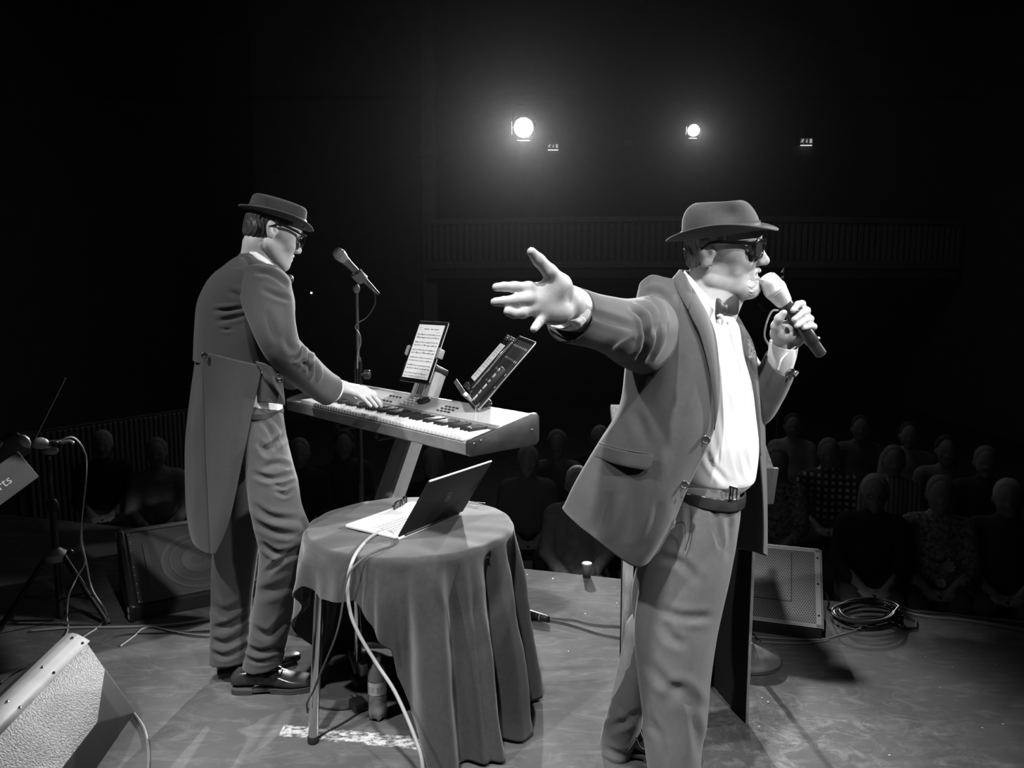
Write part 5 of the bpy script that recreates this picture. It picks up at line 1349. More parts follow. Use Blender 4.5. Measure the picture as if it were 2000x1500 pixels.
def worn_glasses(par, GM, k, nm='sunglasses'):
    fr_m = []
    lw, lh, gap = .055 * k, .043 * k, .018 * k
    holder = {}
    objs = []
    # rim first: it is the part; lenses and temples are its sub-parts
    def outline(cx, kk=1.0, n=32):
        a_ = np.linspace(0, 2 * PI, n, endpoint=False); c, s = np.cos(a_), np.sin(a_)
        x = np.sign(c) * abs(c) ** .75 * lw / 2 * kk; y = np.sign(s) * abs(s) ** .72 * lh / 2 * kk
        x = x * (1 + .16 * (y / lh)); y = y + np.where(s > 0, .003 * k * abs(x) / lw, 0); X = x + cx
        return np.stack([X, .16 * X ** 2 / .07, y], -1)
    for sx in (-1, 1):
        L = outline(sx * (lw + gap) / 2); L = np.vstack([L, L[:2]]); fr_m.append(tube(L, np.where(L[:, 2] > lh * .15, .0040, .0027) * k, 8, cap=False))
    fr_m.append(tube([(-gap / 2 - .004, .002, lh * .20), (0, .0, lh * .28), (gap / 2 + .004, .002, lh * .20)], .0036 * k, 8, 12))
    for sx in (-1, 1):
        e = outline(sx * (lw + gap) / 2); j = np.argmax(sx * e[:, 0] + .6 * e[:, 2]); fr_m.append(ball(e[j], .005 * k, 8, 6))
    rimo = put(nm, xf(join(*fr_m), GM), M_shade, par)
    for sx in (-1, 1):
        L2 = outline(sx * (lw + gap) / 2, .97); n = len(L2); v = np.vstack([L2, [L2.mean(0) + np.array([0, -.002, 0])]])
        put('lens', xf((v, [(i, (i + 1) % n, n) for i in range(n)]), GM), M_shadelens, rimo, 'all')
        x0 = sx * (lw + gap / 2 + .002); y0 = .16 * x0 ** 2 / .07
        P = cr(np.array([(x0, y0, lh * .34), (sx * .078 * k, .045 * k, lh * .36), (sx * .086 * k, .105 * k, lh * .34), (sx * .084 * k, .135 * k, -.002)]), 24)
        m_, f_ = tube(P, 1.0, 8); c_ = np.repeat(P, 8, 0); c_ = np.vstack([c_, m_[len(c_):]]) ; dd_ = m_ - c_
        wz = np.repeat(np.linspace(.0062, .0030, 24), 8) * k; wz = np.concatenate([wz, [.004, .004]])
        m_ = c_ + dd_ * np.stack([np.full(len(wz), .0022), np.full(len(wz), .0030), wz], -1)
        put('temple', xf((m_, f_), GM), M_shade, rimo)
    return rimo
worn_glasses(singer, GMs, 1.06)
# fedora
hat_c = at(1408, 459, 2.10)
HM = head_frame(hat_c, -27, -6, 6)
cr_s = [(.0, .102, .086, 0), (.028, .101, .085, 0), (.050, .096, .079, 0), (.068, .087, .069, 0), (.081, .075, .056, .001), (.088, .060, .042, .002), (.087, .042, .026, .002), (.082, .02, .012, .002)]
def brim_s(a, k):
    c, s = math.cos(a), math.sin(a); e = k ** 1.6
    return e * (.022 * s * s - .006 * max(c, 0) ** 2 + .002 * max(-c, 0) ** 2) + .006 * k * (s * s)
hat(HM, cr_s, .145, .130, brim_s, singer, 'hat', .024, dents=((.034, -.074, .062, .032, .030), (.034, .074, .062, .032, .030)), tilt=.09)

# shirt, collar, bow tie, belt
sh_rows = [(1338, 575, 1422, 612, 2.115, .075), (1318, 605, 1440, 640, 2.115, .12), (1308, 660, 1447, 690, 2.12, .155), (1302, 730, 1461, 745, 2.125, .165),
           (1298, 800, 1470, 815, 2.125, .165), (1296, 860, 1475, 868, 2.12, .165), (1300, 905, 1472, 912, 2.115, .155), (1306, 928, 1465, 933, 2.115, .146), (1314, 947, 1440, 955, 2.115, .126), (1318, 968, 1422, 972, 2.115, .11)]
shm = pxtube(sh_rows, 120, 140)
st_ = []
for pts in ([(1402, 660), (1404, 780), (1420, 930)], [(1412, 720), (1428, 830), (1448, 938)], [(1394, 790), (1398, 860), (1412, 940)], [(1436, 800), (1450, 870), (1460, 925)], [(1380, 880), (1392, 910), (1420, 945)], [(1424, 650), (1430, 720), (1445, 790)]):
    st_.append((pts, 5.5, .0045))
shirt = put('shirt', fold(shm, st_), M_shirt, singer, 'all')
for x_, y_ in ((1424, 655), (1440, 705), (1453, 755), (1463, 805), (1468, 855), (1467, 900)):
    p = at(x_, y_, 2.0); 
def collar(M, pts_in, pts_out, name, mt, par, th=.003):
    o = put(name, grid(np.array([cr(np.array(pts_in), 30), cr((np.array(pts_in) + np.array(pts_out)) / 2 + np.array([0, -.004, .002]), 30), cr(np.array(pts_out), 30)])), mt, par, 'all'); mod_solid(o, th, 0); return o
ci = [at(1398, 600, 2.035), at(1375, 572, 2.02), at(1352, 545, 2.04), at(1338, 528, 2.10), at(1360, 535, 2.17), at(1395, 560, 2.19), at(1412, 592, 2.14)]
co_ = [at(1392, 632, 2.005), at(1368, 606, 1.985), at(1345, 575, 2.01), at(1328, 550, 2.09), at(1352, 555, 2.20), at(1400, 590, 2.22), at(1424, 618, 2.14)]
sc = collar(None, ci, co_, 'shirt_collar', M_shirt, shirt)
ci2 = [at(1400, 596, 2.04), at(1376, 568, 2.03), at(1352, 541, 2.045), at(1340, 526, 2.10), at(1362, 532, 2.165), at(1396, 556, 2.185), at(1412, 588, 2.14)]
# the wing tip that stands out under the bow
put('collar_tip', tube([at(1402, 617, 1.99), at(1408, 617, 1.982), at(1412, 623, 1.978), at(1409, 634, 1.982)], [.005, .005, .004, .002], 8, 12), M_shirt, shirt)
put('placket', tube([at(1424, 628, 2.005), at(1438, 680, 1.985), at(1452, 745, 1.985), at(1461, 820, 1.99), at(1464, 880, 1.99), at(1456, 935, 1.99)], .005, 8, 30), M_shirt, shirt)
def bow(par):
    c = at(1413, 603, 2.0)
    for sgn, tip in ((-1, at(1399, 603, 1.99)), (1, at(1440, 594, 2.06))):
        d = tip - c; L_ = np.linalg.norm(d); d = d / L_; up = np.array([0, 0, 1.0]); up = unit(up - d * (up @ d)); nn = np.cross(d, up)
        rows = []
        for k in np.linspace(0, 1, 14):
            hh = .010 + .017 * math.sin(min(k * 1.35, 1.25) * PI / 2.5); tt = .005 + .007 * math.sin(k * PI)
            a_ = np.linspace(0, 2 * PI, 20, endpoint=False)
            pl_ = 1 + .16 * np.cos(4 * a_) * (1 - k)
            rows.append(c + d * L_ * k + (np.cos(a_) * hh * pl_)[:, None] * up + (np.sin(a_) * tt)[:, None] * nn)
        put('bow_wing', grid(np.array(rows), True, True, True), M_satin, par, 'all')
    return c
bt_ = put('bow_tie', ball(at(1413, 602, 1.995), (.011, .012, .014), 14, 10), M_satin, singer); bow(bt_)
# belt
bl = pxtube([(1292, 934, 1447, 951, 2.115, .166), (1292, 944, 1447, 963, 2.115, .168), (1292, 954, 1445, 975, 2.115, .168)], 90, 10, False, False)
belt = put('belt', bl, M_leather, singer, 'all'); mod_solid(belt, .004, 1)
put('belt_buckle', join(tube([at(1426, 951, 1.948), at(1439, 954, 1.968), at(1437, 980, 1.968), at(1424, 976, 1.948), at(1426, 951, 1.948)], .0032, 8), tube([at(1432, 953, 1.955), at(1430, 978, 1.955)], .002, 6)), M_chrome, belt)

# trousers: two legs fused at the seat
front = pxtube([(1292, 955, 1438, 968, 2.11, .152), (1284, 1000, 1440, 1010, 2.09, .150), (1268, 1060, 1434, 1064, 2.06, .135), (1254, 1120, 1424, 1124, 2.03, .12), (1242, 1190, 1408, 1196, 2.00, .108), (1240, 1250, 1396, 1256, 1.975, .10), (1246, 1320, 1386, 1328, 1.955, .092), (1254, 1390, 1380, 1398, 1.945, .086), (1258, 1450, 1370, 1456, 1.935, .082), (1266, 1510, 1366, 1516, 1.93, .08), (1272, 1560, 1364, 1566, 1.925, .08), (1270, 1600, 1372, 1606, 1.925, .085)], 110, 170)
rear = pxtube([(1300, 960, 1440, 975, 2.16, .13), (1275, 1040, 1425, 1050, 2.19, .12), (1245, 1110, 1380, 1120, 2.23, .11), (1234, 1165, 1330, 1175, 2.26, .095), (1236, 1220, 1310, 1235, 2.28, .085), (1222, 1284, 1295, 1300, 2.30, .08), (1206, 1335, 1275, 1350, 2.31, .076), (1186, 1395, 1255, 1408, 2.32, .075), (1173, 1448, 1235, 1458, 2.325, .078), (1176, 1474, 1226, 1486, 2.325, .08)], 90, 130)
front = fold(front, [([(1346, 985), (1345, 1060), (1330, 1120)], 5, .007), ([(1393, 975), (1400, 1030), (1410, 1075)], 5, .008), ([(1425, 985), (1424, 1050), (1420, 1090)], 5, .006), ([(1290, 1090), (1330, 1100), (1370, 1140)], 8, .006),
                     ([(1290, 1190), (1330, 1205), (1392, 1205)], 8, .006), ([(1296, 1215), (1310, 1245), (1340, 1262)], 9, .007), ([(1262, 1290), (1300, 1335), (1330, 1345)], 10, .006), ([(1300, 1370), (1330, 1350), (1370, 1390)], 12, .007), ([(1294, 1440), (1298, 1480), (1296, 1530)], 6, .005), ([(1345, 1370), (1360, 1430), (1366, 1480)], 9, .005), ([(1256, 1360), (1262, 1400), (1290, 1440)], 8, .006)])
rear = fold(rear, [([(1184, 1425), (1215, 1412), (1245, 1400)], 7, .012), ([(1178, 1458), (1205, 1472), (1228, 1474)], 6, .010), ([(1205, 1370), (1225, 1395), (1248, 1392)], 6, .008), ([(1225, 1290), (1250, 1330), (1255, 1370)], 7, .006)])
tr = put('trousers', join(front, rear), M_trous2, singer, 'all'); mod_remesh(tr, .0055)
sm_ = tr.modifiers.new('soften', 'SMOOTH'); sm_.factor = .5; sm_.iterations = 2
put('side_seam', tube([at(1290, 1010, 1.93), at(1345, 990, 1.935), at(1347, 1040, 1.93), at(1338, 1075, 1.925)], .0012, 6, 20), M_band, tr)
shoe(singer, (.30, 2.335), (.95, -.30), .30, .055)
shoe(singer, (.435, 1.925), (.90, -.44), .30, .055)

# jacket: one open shell from the right front edge round the back to the left front edge
J = [
 [(1340, 548, 2.045), (1322, 547, 2.03), (1300, 543, 2.02), (1272, 538, 2.05), (1250, 556, 2.10), (1268, 560, 2.20), (1318, 560, 2.29), (1388, 590, 2.32), (1424, 610, 2.27), (1420, 606, 2.20)],
 [(1366, 590, 2.01), (1340, 588, 1.975), (1300, 585, 1.955), (1262, 590, 1.985), (1240, 600, 2.08), (1250, 600, 2.22), (1310, 605, 2.34), (1405, 630, 2.37), (1452, 640, 2.28), (1436, 636, 2.17)],
 [(1396, 650, 1.975), (1355, 648, 1.945), (1305, 645, 1.94), (1258, 650, 1.985), (1228, 655, 2.09), (1242, 655, 2.24), (1310, 660, 2.36), (1420, 670, 2.37), (1472, 680, 2.28), (1448, 678, 2.12)],
 [(1404, 740, 1.95), (1358, 742, 1.91), (1305, 745, 1.91), (1255, 738, 1.96), (1222, 725, 2.09), (1238, 725, 2.25), (1310, 730, 2.37), (1425, 740, 2.37), (1484, 750, 2.28), (1468, 750, 2.10)],
 [(1401, 810, 1.938), (1352, 815, 1.89), (1290, 818, 1.89), (1222, 805, 1.95), (1212, 790, 2.10), (1232, 790, 2.25), (1310, 800, 2.37), (1430, 810, 2.37), (1490, 820, 2.28), (1478, 820, 2.10)],
 [(1383, 868, 1.93), (1335, 872, 1.878), (1262, 874, 1.878), (1176, 865, 1.945), (1190, 850, 2.11), (1220, 850, 2.26), (1310, 865, 2.38), (1435, 880, 2.38), (1492, 890, 2.28), (1484, 890, 2.10)],
 [(1346, 945, 1.925), (1300, 955, 1.868), (1220, 950, 1.870), (1130, 938, 1.94), (1160, 920, 2.11), (1205, 920, 2.27), (1310, 940, 2.40), (1440, 950, 2.40), (1494, 960, 2.29), (1489, 960, 2.11)],
 [(1314, 1020, 1.92), (1274, 1042, 1.865), (1188, 1030, 1.868), (1106, 986, 1.94), (1140, 975, 2.12), (1195, 985, 2.28), (1310, 1010, 2.42), (1445, 1020, 2.42), (1495, 1030, 2.30), (1491, 1030, 2.12)],
 [(1284, 1078, 1.918), (1243, 1107, 1.865), (1170, 1058, 1.868), (1100, 995, 1.94), (1138, 992, 2.12), (1195, 1015, 2.28), (1310, 1060, 2.42), (1445, 1072, 2.42), (1495, 1085, 2.30), (1490, 1080, 2.12)],
]
jm = patch(J, 150, 130)
jm = fold(jm, [([(1262, 575), (1286, 572), (1308, 590)], 6, .008), ([(1300, 640), (1290, 690), (1262, 730)], 8, .007), ([(1330, 690), (1326, 740), (1305, 800)], 14, .008), ([(1240, 800), (1256, 840), (1262, 868)], 10, .006), ([(1190, 960), (1176, 1010), (1160, 1050)], 14, .010), ([(1238, 930), (1234, 990), (1226, 1060)], 16, .008), ([(1290, 980), (1280, 1020), (1250, 1080)], 12, .006)])
jacket = put('jacket', jm, M_suit, singer, 'all'); mod_solid(jacket, .004, 0)
def strip_on(name, inner, outer, mt, par, th=.003, n=40):
    o = put(name, grid(np.array([cr(np.array(inner), n), cr((np.array(inner) + np.array(outer)) / 2 + np.array([0, -.004, 0]), n), cr(np.array(outer), n)])), mt, par, 'all'); mod_solid(o, th, 0); return o
# right lapel with notch, left lapel, collar
lp_in = [at(1338, 540, 2.03), at(1362, 578, 1.995), at(1384, 620, 1.968), at(1398, 670, 1.950), at(1405, 730, 1.938), at(1404, 790, 1.925), at(1395, 838, 1.920)]
lp_out = [at(1322, 555, 2.015), at(1338, 592, 1.960), at(1352, 622, 1.940), at(1368, 655, 1.928), at(1385, 720, 1.915), at(1394, 790, 1.913), at(1395, 840, 1.918)]
strip_on('lapel', lp_in, lp_out, M_suit, jacket)
cl_in = [at(1352, 566, 2.00), at(1338, 536, 2.03), at(1328, 527, 2.08), at(1350, 535, 2.18), at(1398, 575, 2.22)]
cl_out = [at(1345, 607, 1.945), at(1322, 566, 1.985), at(1312, 546, 2.06), at(1335, 556, 2.24), at(1412, 610, 2.27)]
strip_on('collar', cl_in, cl_out, M_suit, jacket)
ll_in = [at(1420, 608, 2.17), at(1438, 650, 2.10), at(1455, 705, 2.075), at(1468, 760, 2.075), at(1478, 820, 2.08), at(1484, 890, 2.08)]
ll_out = [at(1432, 602, 2.19), at(1458, 648, 2.12), at(1476, 705, 2.09), at(1482, 760, 2.085), at(1486, 820, 2.085), at(1487, 890, 2.085)]
strip_on('lapel', ll_in, ll_out, M_suit, jacket)
# pocket flap, pocket square, buttons
pfl = patch([[(1172, 868, 1.930), (1220, 880, 1.862), (1276, 888, 1.856)], [(1163, 889, 1.930), (1216, 903, 1.857), (1271, 911, 1.850)], [(1165, 893, 1.931), (1214, 909, 1.859), (1260, 918, 1.851)]], 40, 12)
o = put('pocket_flap', pfl, M_suit, jacket, 'all'); mod_solid(o, .004, 0)
put('pocket_welt', tube([at(1171, 866, 1.934), at(1222, 879, 1.860), at(1277, 888, 1.856)], .0022, 6, 20), M_suit, jacket)
buttons(jacket, [at(1379, 859, 1.905), at(1337, 947, 1.895)], .0112)
put('buttonhole', tube([at(1340, 965, 1.90), at(1348, 966, 1.905)], .002, 6), M_band, jacket)
sq = [at(1463, 672, 2.06), at(1470, 690, 2.055), at(1474, 700, 2.06)]
put('pocket_square', join(*[tube([at(1466 + dx, 698, 2.06), at(1463 + dx * 1.5, 672 + dy, 2.055)], [.005, .003], 8) for dx, dy in ((0, 0), (4, 6), (7, 14))]), mat('patterned_silk', .25, .4, noise=.6, nscale=150), jacket)

# right sleeve towards the camera, left sleeve raised
slv = pxtube([(1138, 565, 1090, 664, 1.570, .050), (1150, 569, 1106, 668, 1.600, .054), (1172, 576, 1136, 674, 1.660, .060), (1198, 581, 1168, 684, 1.720, .066), (1226, 585, 1202, 700, 1.800, .074), (1254, 584, 1230, 720, 1.890, .082), (1286, 578, 1262, 732, 2.000, .078), (1318, 590, 1294, 724, 2.10, .062)], 90, 120, False, True)
slv = fold(slv, [([(1243, 590), (1268, 615), (1275, 650)], 4.5, .012), ([(1230, 600), (1252, 622), (1262, 660)], 4.5, .012), ([(1262, 580), (1285, 605), (1292, 640)], 5, .011), ([(1285, 610), (1284, 660), (1266, 700)], 5, .010), ([(1262, 650), (1258, 680), (1244, 705)], 5, .010), ([(1150, 612), (1190, 625), (1245, 642)], 7, .004), ([(1240, 660), (1215, 675), (1195, 690)], 8, .006)])
so_ = put('sleeve', slv, M_suit, jacket, 'all'); mod_solid(so_, .003, 0)
lsl = pxtube([(1496, 694, 1552, 728, 2.165, .056), (1487, 712, 1545, 745, 2.18, .060), (1470, 742, 1530, 775, 2.21, .066), (1450, 775, 1505, 810, 2.25, .075), (1430, 760, 1470, 800, 2.29, .08), (1415, 700, 1462, 715, 2.30, .085), (1405, 640, 1450, 640, 2.28, .085)], 70, 100, False, True)
so2 = put('sleeve', lsl, M_suit, jacket, 'all'); mod_solid(so2, .003, 0)
for k in range(3): buttons(so2, [at(1548 - 3 * k, 724 + 7 * k, 2.118)], .006)
# shirt cuffs
cf = pxtube([(1113, 557, 1084, 640, 1.535, .043), (1128, 562, 1098, 643, 1.560, .042), (1152, 576, 1124, 645, 1.60, .036)], 60, 16, False, False)
cf1 = put('shirt_cuff', cf, M_shirt, shirt, 'all'); mod_solid(cf1, .003, 0)
cfl = patch([[(1108, 627, 1.512), (1118, 625, 1.500), (1136, 618, 1.512)], [(1118, 634, 1.518), (1128, 630, 1.505), (1142, 622, 1.518)], [(1127, 642, 1.53), (1135, 636, 1.52), (1144, 626, 1.53)]], 14, 10)
o = put('cuff_flap', cfl, M_shirt, cf1, 'all'); mod_solid(o, .003, 0)
cf = pxtube([(1505, 668, 1557, 676, 2.13, .040), (1502, 684, 1553, 700, 2.14, .042), (1498, 706, 1545, 726, 2.165, .044)], 60, 16, False, False)
cf2 = put('shirt_cuff', cf, M_shirt, shirt, 'all'); mod_solid(cf2, .003, 0)
put('cuff_flap', tube([at(1520, 722, 2.10), at(1528, 700, 2.088), at(1545, 684, 2.10), at(1556, 674, 2.12)], .003, 8, 16), M_shirt, cf2)
put('wrist_watch', join(tube([at(1541, 722, 2.115), at(1550, 735, 2.15), at(1556, 728, 2.19)], .006, 8)), M_steel, singer)

# the hand-held microphone
Mm = align(unit(micA - micB), micB); Lm = np.linalg.norm(micA - micB) - .030
hm_ = root('microphone', 'silver-headed wireless microphone held by the singer in the fedora', 'microphone', Mm)
put('handle', lathe([(.013, 0), (.0155, .002), (.0160, .035), (.0163, .042), (.0185, .046), (.0190, .07), (.0195, Lm - .055), (.0200, Lm - .050)], 24), mat('mic_body_dark', .04, .3, .3), hm_, local=True)
put('end_cap', lathe([(.001, -.001), (.0125, -.001), (.013, .001)], 24, cap0=False, cap1=False), M_silver, hm_, local=True)
put('switch_bump', ball((.0185, 0, .043), .0045, 8, 6), M_silver, hm_, local=True)
put('grille', lathe([(.0205, Lm - .052), (.0225, Lm - .045), (.0285, Lm - .014), (.0300, Lm - .005), (.0300, Lm), (.0285, Lm + .002), (.0265, Lm + .020), (.0235, Lm + .033), (.018, Lm + .038), (.001, Lm + .039)], 36), mat('silver_mic_mesh', .66, .4, .5, bump=.5, bscale=1100), hm_, local=True)
put('grille_ridges', join(*[lathe([(.0205 + .0011 * k, Lm - .048 + .0052 * k), (.0225 + .0011 * k, Lm - .0465 + .0052 * k), (.0215 + .0011 * k, Lm - .0445 + .0052 * k)], 30, cap0=False, cap1=False) for k in range(8)]), M_silver, hm_, local=True)
# loop of a necklace cord / earphone lead by the left wrist
tag(put('earphone_lead', tube([at(1512, 690, 2.19), at(1500, 672, 2.19), at(1493, 655, 2.19), at(1498, 628, 2.19), at(1508, 608, 2.19), at(1520, 606, 2.19)], .003, 8, 40), mat('glossy_lead', .25, .25)), 'thin glossy lead looping in front of the left wrist of the singer', 'lead')

# ================================================================== the keyboard player
PC = at(531, 453, 2.735); PS = .97
PH = head_frame(PC, 34, 20, -2)
pb = Sdf()
hipP, chP, nkP = at(470, 830, 2.72), at(470, 640, 2.72), at(502, 512, 2.73)
pb.el(hipP, (.09, .09, .11), .05); pb.el((hipP + chP) / 2, (.09, .09, .2), .06); pb.el(chP, (.10, .10, .16), .06)
psR, peR, pwR = at(520, 575, 2.60), at(575, 705, 2.66), at(662, 754, 2.90)
psL, peL, pwL = at(500, 575, 2.90), at(535, 700, 3.10), at(572, 744, 3.36)
pb.rc(nkP - np.array([0, 0, .04]), hp(PH, (-.028, 0, -.06)), .062, .056, .03); pb.rc(nkP, hp(PH, (.03, 0, -.08)), .045, .034, .03)
pb.rc(nkP - np.array([0, 0, .08]), psR, .05, .045, .05); pb.rc(nkP - np.array([0, 0, .08]), psL, .05, .045, .05)
pb.rc(psR, peR, .042, .036, .03); pb.rc(psL, peL, .042, .036, .03)
phR, pkR, paR = at(510, 850, 2.66), at(555, 1030, 2.60), np.array([-.965, 2.70, .09])
phL, pkL, paL = at(470, 850, 2.80), at(462, 1060, 2.82), np.array([-1.075, 2.80, .09])
for a, b, c_ in ((phR, pkR, paR), (phL, pkL, paL)):
    pb.rc(a, b, .058, .042, .05); pb.rc(b, c_, .042, .030, .02); pb.rc(c_, c_ + np.array([.13, .03, -.055]), .028, .022, .02)
pcoarse = pb.mesh(.010)
phv = xf(head_sdf(PS, .15, 0.0).mesh(.0025), PH)
ph = Sdf()
kz = K0[2] + .072
def on_key(px, py, dz=0.0): return atz(px, py, kz + dz)
mcpP = [at(706, 757, 2.985), at(707, 764, 2.955), at(700, 770, 2.925), at(692, 775, 2.900)]
mcpP = [at(712, 760, 3.03), at(709, 763, 3.00), at(703, 766, 2.975), at(696, 769, 2.95)]
fgP = [[at(730, 769, 3.06), at(740, 780, 3.07), at(745, 788, 3.075)],
       [at(728, 773, 3.03), at(739, 785, 3.04), at(744, 793, 3.045)],
       [at(720, 777, 3.00), at(730, 788, 3.01), at(735, 794, 3.015)],
       [at(710, 779, 2.97), at(719, 788, 2.975), at(724, 793, 2.98)]]
thP = [at(676, 768, 2.955), at(684, 777, 2.99), at(692, 783, 3.01), at(697, 787, 3.02)]
hand_sdf(ph, peR, pwR, mcpP, fgP, thP, .98)
phm = ph.mesh(.0024)
pl_ = Sdf(); b0 = pwL; fd_ = unit(KY * .85 + np.array([.35, 0, -.12])); sd = unit(np.cross(fd_, (0, 0, 1)))
mcl = [b0 + fd_ * .09 + sd * (.03 - .02 * i) for i in range(4)]
fgl = [[m + fd_ * .035 - np.array([0, 0, .006]), m + fd_ * .055 - np.array([0, 0, .022]), m + fd_ * .063 - np.array([0, 0, .038])] for m in mcl]
tl = [b0 + fd_ * .03 + sd * .035, b0 + fd_ * .06 + sd * .055, b0 + fd_ * .085 + sd * .06 - np.array([0, 0, .01]), b0 + fd_ * .10 + sd * .06 - np.array([0, 0, .02])]
hand_sdf(pl_, peL, pwL, mcl, fgl, tl, .98); plm = pl_.mesh(.0026)
player = tag(put('person', join(pcoarse, phv, phm, plm), M_skin2, origin=(-.97, 2.72, 0), smooth='all'),
             'keyboard player in black tailcoat and flat-topped hat bending over the keys', 'person')
mod_remesh(player, .0030)
put('hair', xf(hair_sdf(PS).mesh(.003), PH), M_hair_dark, player, 'all')
for sg_ in (-1, 1):
    eye = put('eye', xf(ball(np.array((.0835, sg_ * .033, -.001)), .0095, 14, 10), PH), mat('eye_white', .6, .2), player)
    put('iris', xf(ball(np.array((.0905, sg_ * .033, -.001)), .0042, 10, 8), PH), mat('iris_dark', .04, .2), eye)
    put('eyebrow', xf(tube([(p[0], p[1] * sg_, p[2]) for p in ((.092, .016, .021), (.090, .030, .026), (.080, .046, .022))], [.003, .0035, .002], 8, 12), PH), M_hair_dark, player)
GMp = PH @ frame((0, 1, 0), (-1, 0, 0), (0, 0, 1), np.array((.107, 0, .002)))
worn_glasses(player, GMp, 1.02)
phat = at(540, 427, 2.75)
HMp = head_frame(phat, 34, 15, 3)
cr_p = [(.0, .100, .086, 0), (.025, .099, .085, 0), (.044, .097, .083, 0), (.054, .095, .081, 0), (.061, .089, .075, 0), (.061, .080, .066, 0), (.057, .074, .060, 0), (.057, .05, .04, 0), (.058, .02, .015, 0)]
def brim_p(a, k):
    c, s = math.cos(a), math.sin(a); return (k ** 1.5) * (.014 * s * s - .006 * max(c, 0) ** 2 + .006 * max(-c, 0) ** 2)
hat(HMp, cr_p, .130, .116, brim_p, player, 'hat', .022)

# shirt collar and the strip of shirt at the waist
psh = put('shirt', pxtube([(486, 800, 548, 802, 2.68, .105), (470, 760, 548, 770, 2.68, .115), (440, 700, 545, 715, 2.69, .125), (430, 620, 555, 630, 2.70, .12), (450, 560, 560, 560, 2.71, .10), (474, 520, 545, 535, 2.72, .075)], 60, 60), M_shirt, player, 'all')
pci = [at(537, 520, 2.665), at(520, 505, 2.655), at(498, 492, 2.66), at(481, 485, 2.71), at(492, 488, 2.79), at(525, 505, 2.81), at(552, 530, 2.76)]
pco = [at(540, 543, 2.645), at(516, 522, 2.628), at(496, 502, 2.635), at(475, 490, 2.71), at(488, 495, 2.82), at(528, 520, 2.84), at(560, 548, 2.76)]
collar(None, pci, pco, 'shirt_collar', M_shirt, psh)
bwp = put('bow_tie', ball(at(548, 545, 2.76), (.012, .012, .012), 12, 8), M_satin, player)
for dx, dy in ((-.022, -.03), (.022, .03)): put('bow_wing', ball(at(548, 545, 2.76) + np.array([dx, dy, 0]), (.016, .020, .017), 12, 8), M_satin, bwp)
put('waistband', pxtube([(480, 797, 548, 800, 2.675, .122), (480, 806, 549, 810, 2.675, .124)], 60, 8, False, False), M_black, player, 'all')

# trousers
prg = pxtube([(462, 795, 548, 800, 2.68, .12), (470, 850, 557, 852, 2.66, .112), (478, 900, 571, 907, 2.64, .102), (484, 945, 580, 940, 2.625, .097), (490, 990, 588, 988, 2.61, .092), (498, 1030, 605, 1036, 2.605, .088), (507, 1068, 602, 1066, 2.61, .083), (505, 1115, 590, 1106, 2.62, .078), (496, 1180, 576, 1168, 2.645, .072), (489, 1232, 566, 1222, 2.665, .07), (482, 1272, 558, 1262, 2.68, .07), (474, 1300, 553, 1292, 2.685, .073)], 100, 170)
plg = pxtube([(440, 800, 530, 800, 2.78, .11), (440, 880, 520, 880, 2.81, .105), (430, 960, 515, 960, 2.82, .10), (420, 1040, 508, 1040, 2.825, .09), (415, 1110, 497, 1120, 2.82, .083), (414, 1170, 490, 1178, 2.81, .078), (413, 1225, 486, 1230, 2.80, .075), (412, 1270, 484, 1272, 2.79, .075), (410, 1292, 484, 1290, 2.785, .077)], 90, 130)
prg = fold(prg, [([(515, 822), (532, 850), (540, 885)], 5, .014), ([(505, 862), (520, 885), (528, 870)], 5, .012), ([(514, 880), (535, 868), (556, 850)], 5, .012), ([(515, 915), (540, 905), (568, 912)], 5, .010), ([(495, 925), (530, 935), (575, 925)], 5, .012), ([(530, 945), (550, 950), (576, 940)], 4, .010), ([(536, 958), (555, 966), (572, 958)], 4, .010),
                 ([(492, 985), (530, 1010), (590, 1015)], 6, .010), ([(500, 1020), (540, 1040), (595, 1045)], 6, .010), ([(512, 1062), (545, 1080), (595, 1068)], 5, .016), ([(520, 1120), (555, 1090), (592, 1078)], 5, .014), ([(500, 1160), (540, 1150), (575, 1135)], 9, .008), ([(490, 1225), (525, 1240), (560, 1205)], 7, .010), ([(478, 1262), (510, 1272), (555, 1262)], 5, .012), ([(474, 1280), (505, 1292), (548, 1282)], 4, .009)])
plg = fold(plg, [([(415, 1228), (445, 1222), (482, 1200)], 6, .014), ([(412, 1250), (440, 1256), (480, 1238)], 6, .014), ([(412, 1180), (440, 1195), (480, 1178)], 7, .010), ([(412, 1272), (440, 1282), (480, 1262)], 5, .010)])
ptr = put('trousers', join(prg, plg), M_trous, player, 'all'); mod_remesh(ptr, .0055)
sm_ = ptr.modifiers.new('soften', 'SMOOTH'); sm_.factor = .5; sm_.iterations = 1
shoe(player, (-1.035, 2.690), (1, .10), .325, .052)
shoe(player, (-1.135, 2.80), (.90, .42), .315, .052)

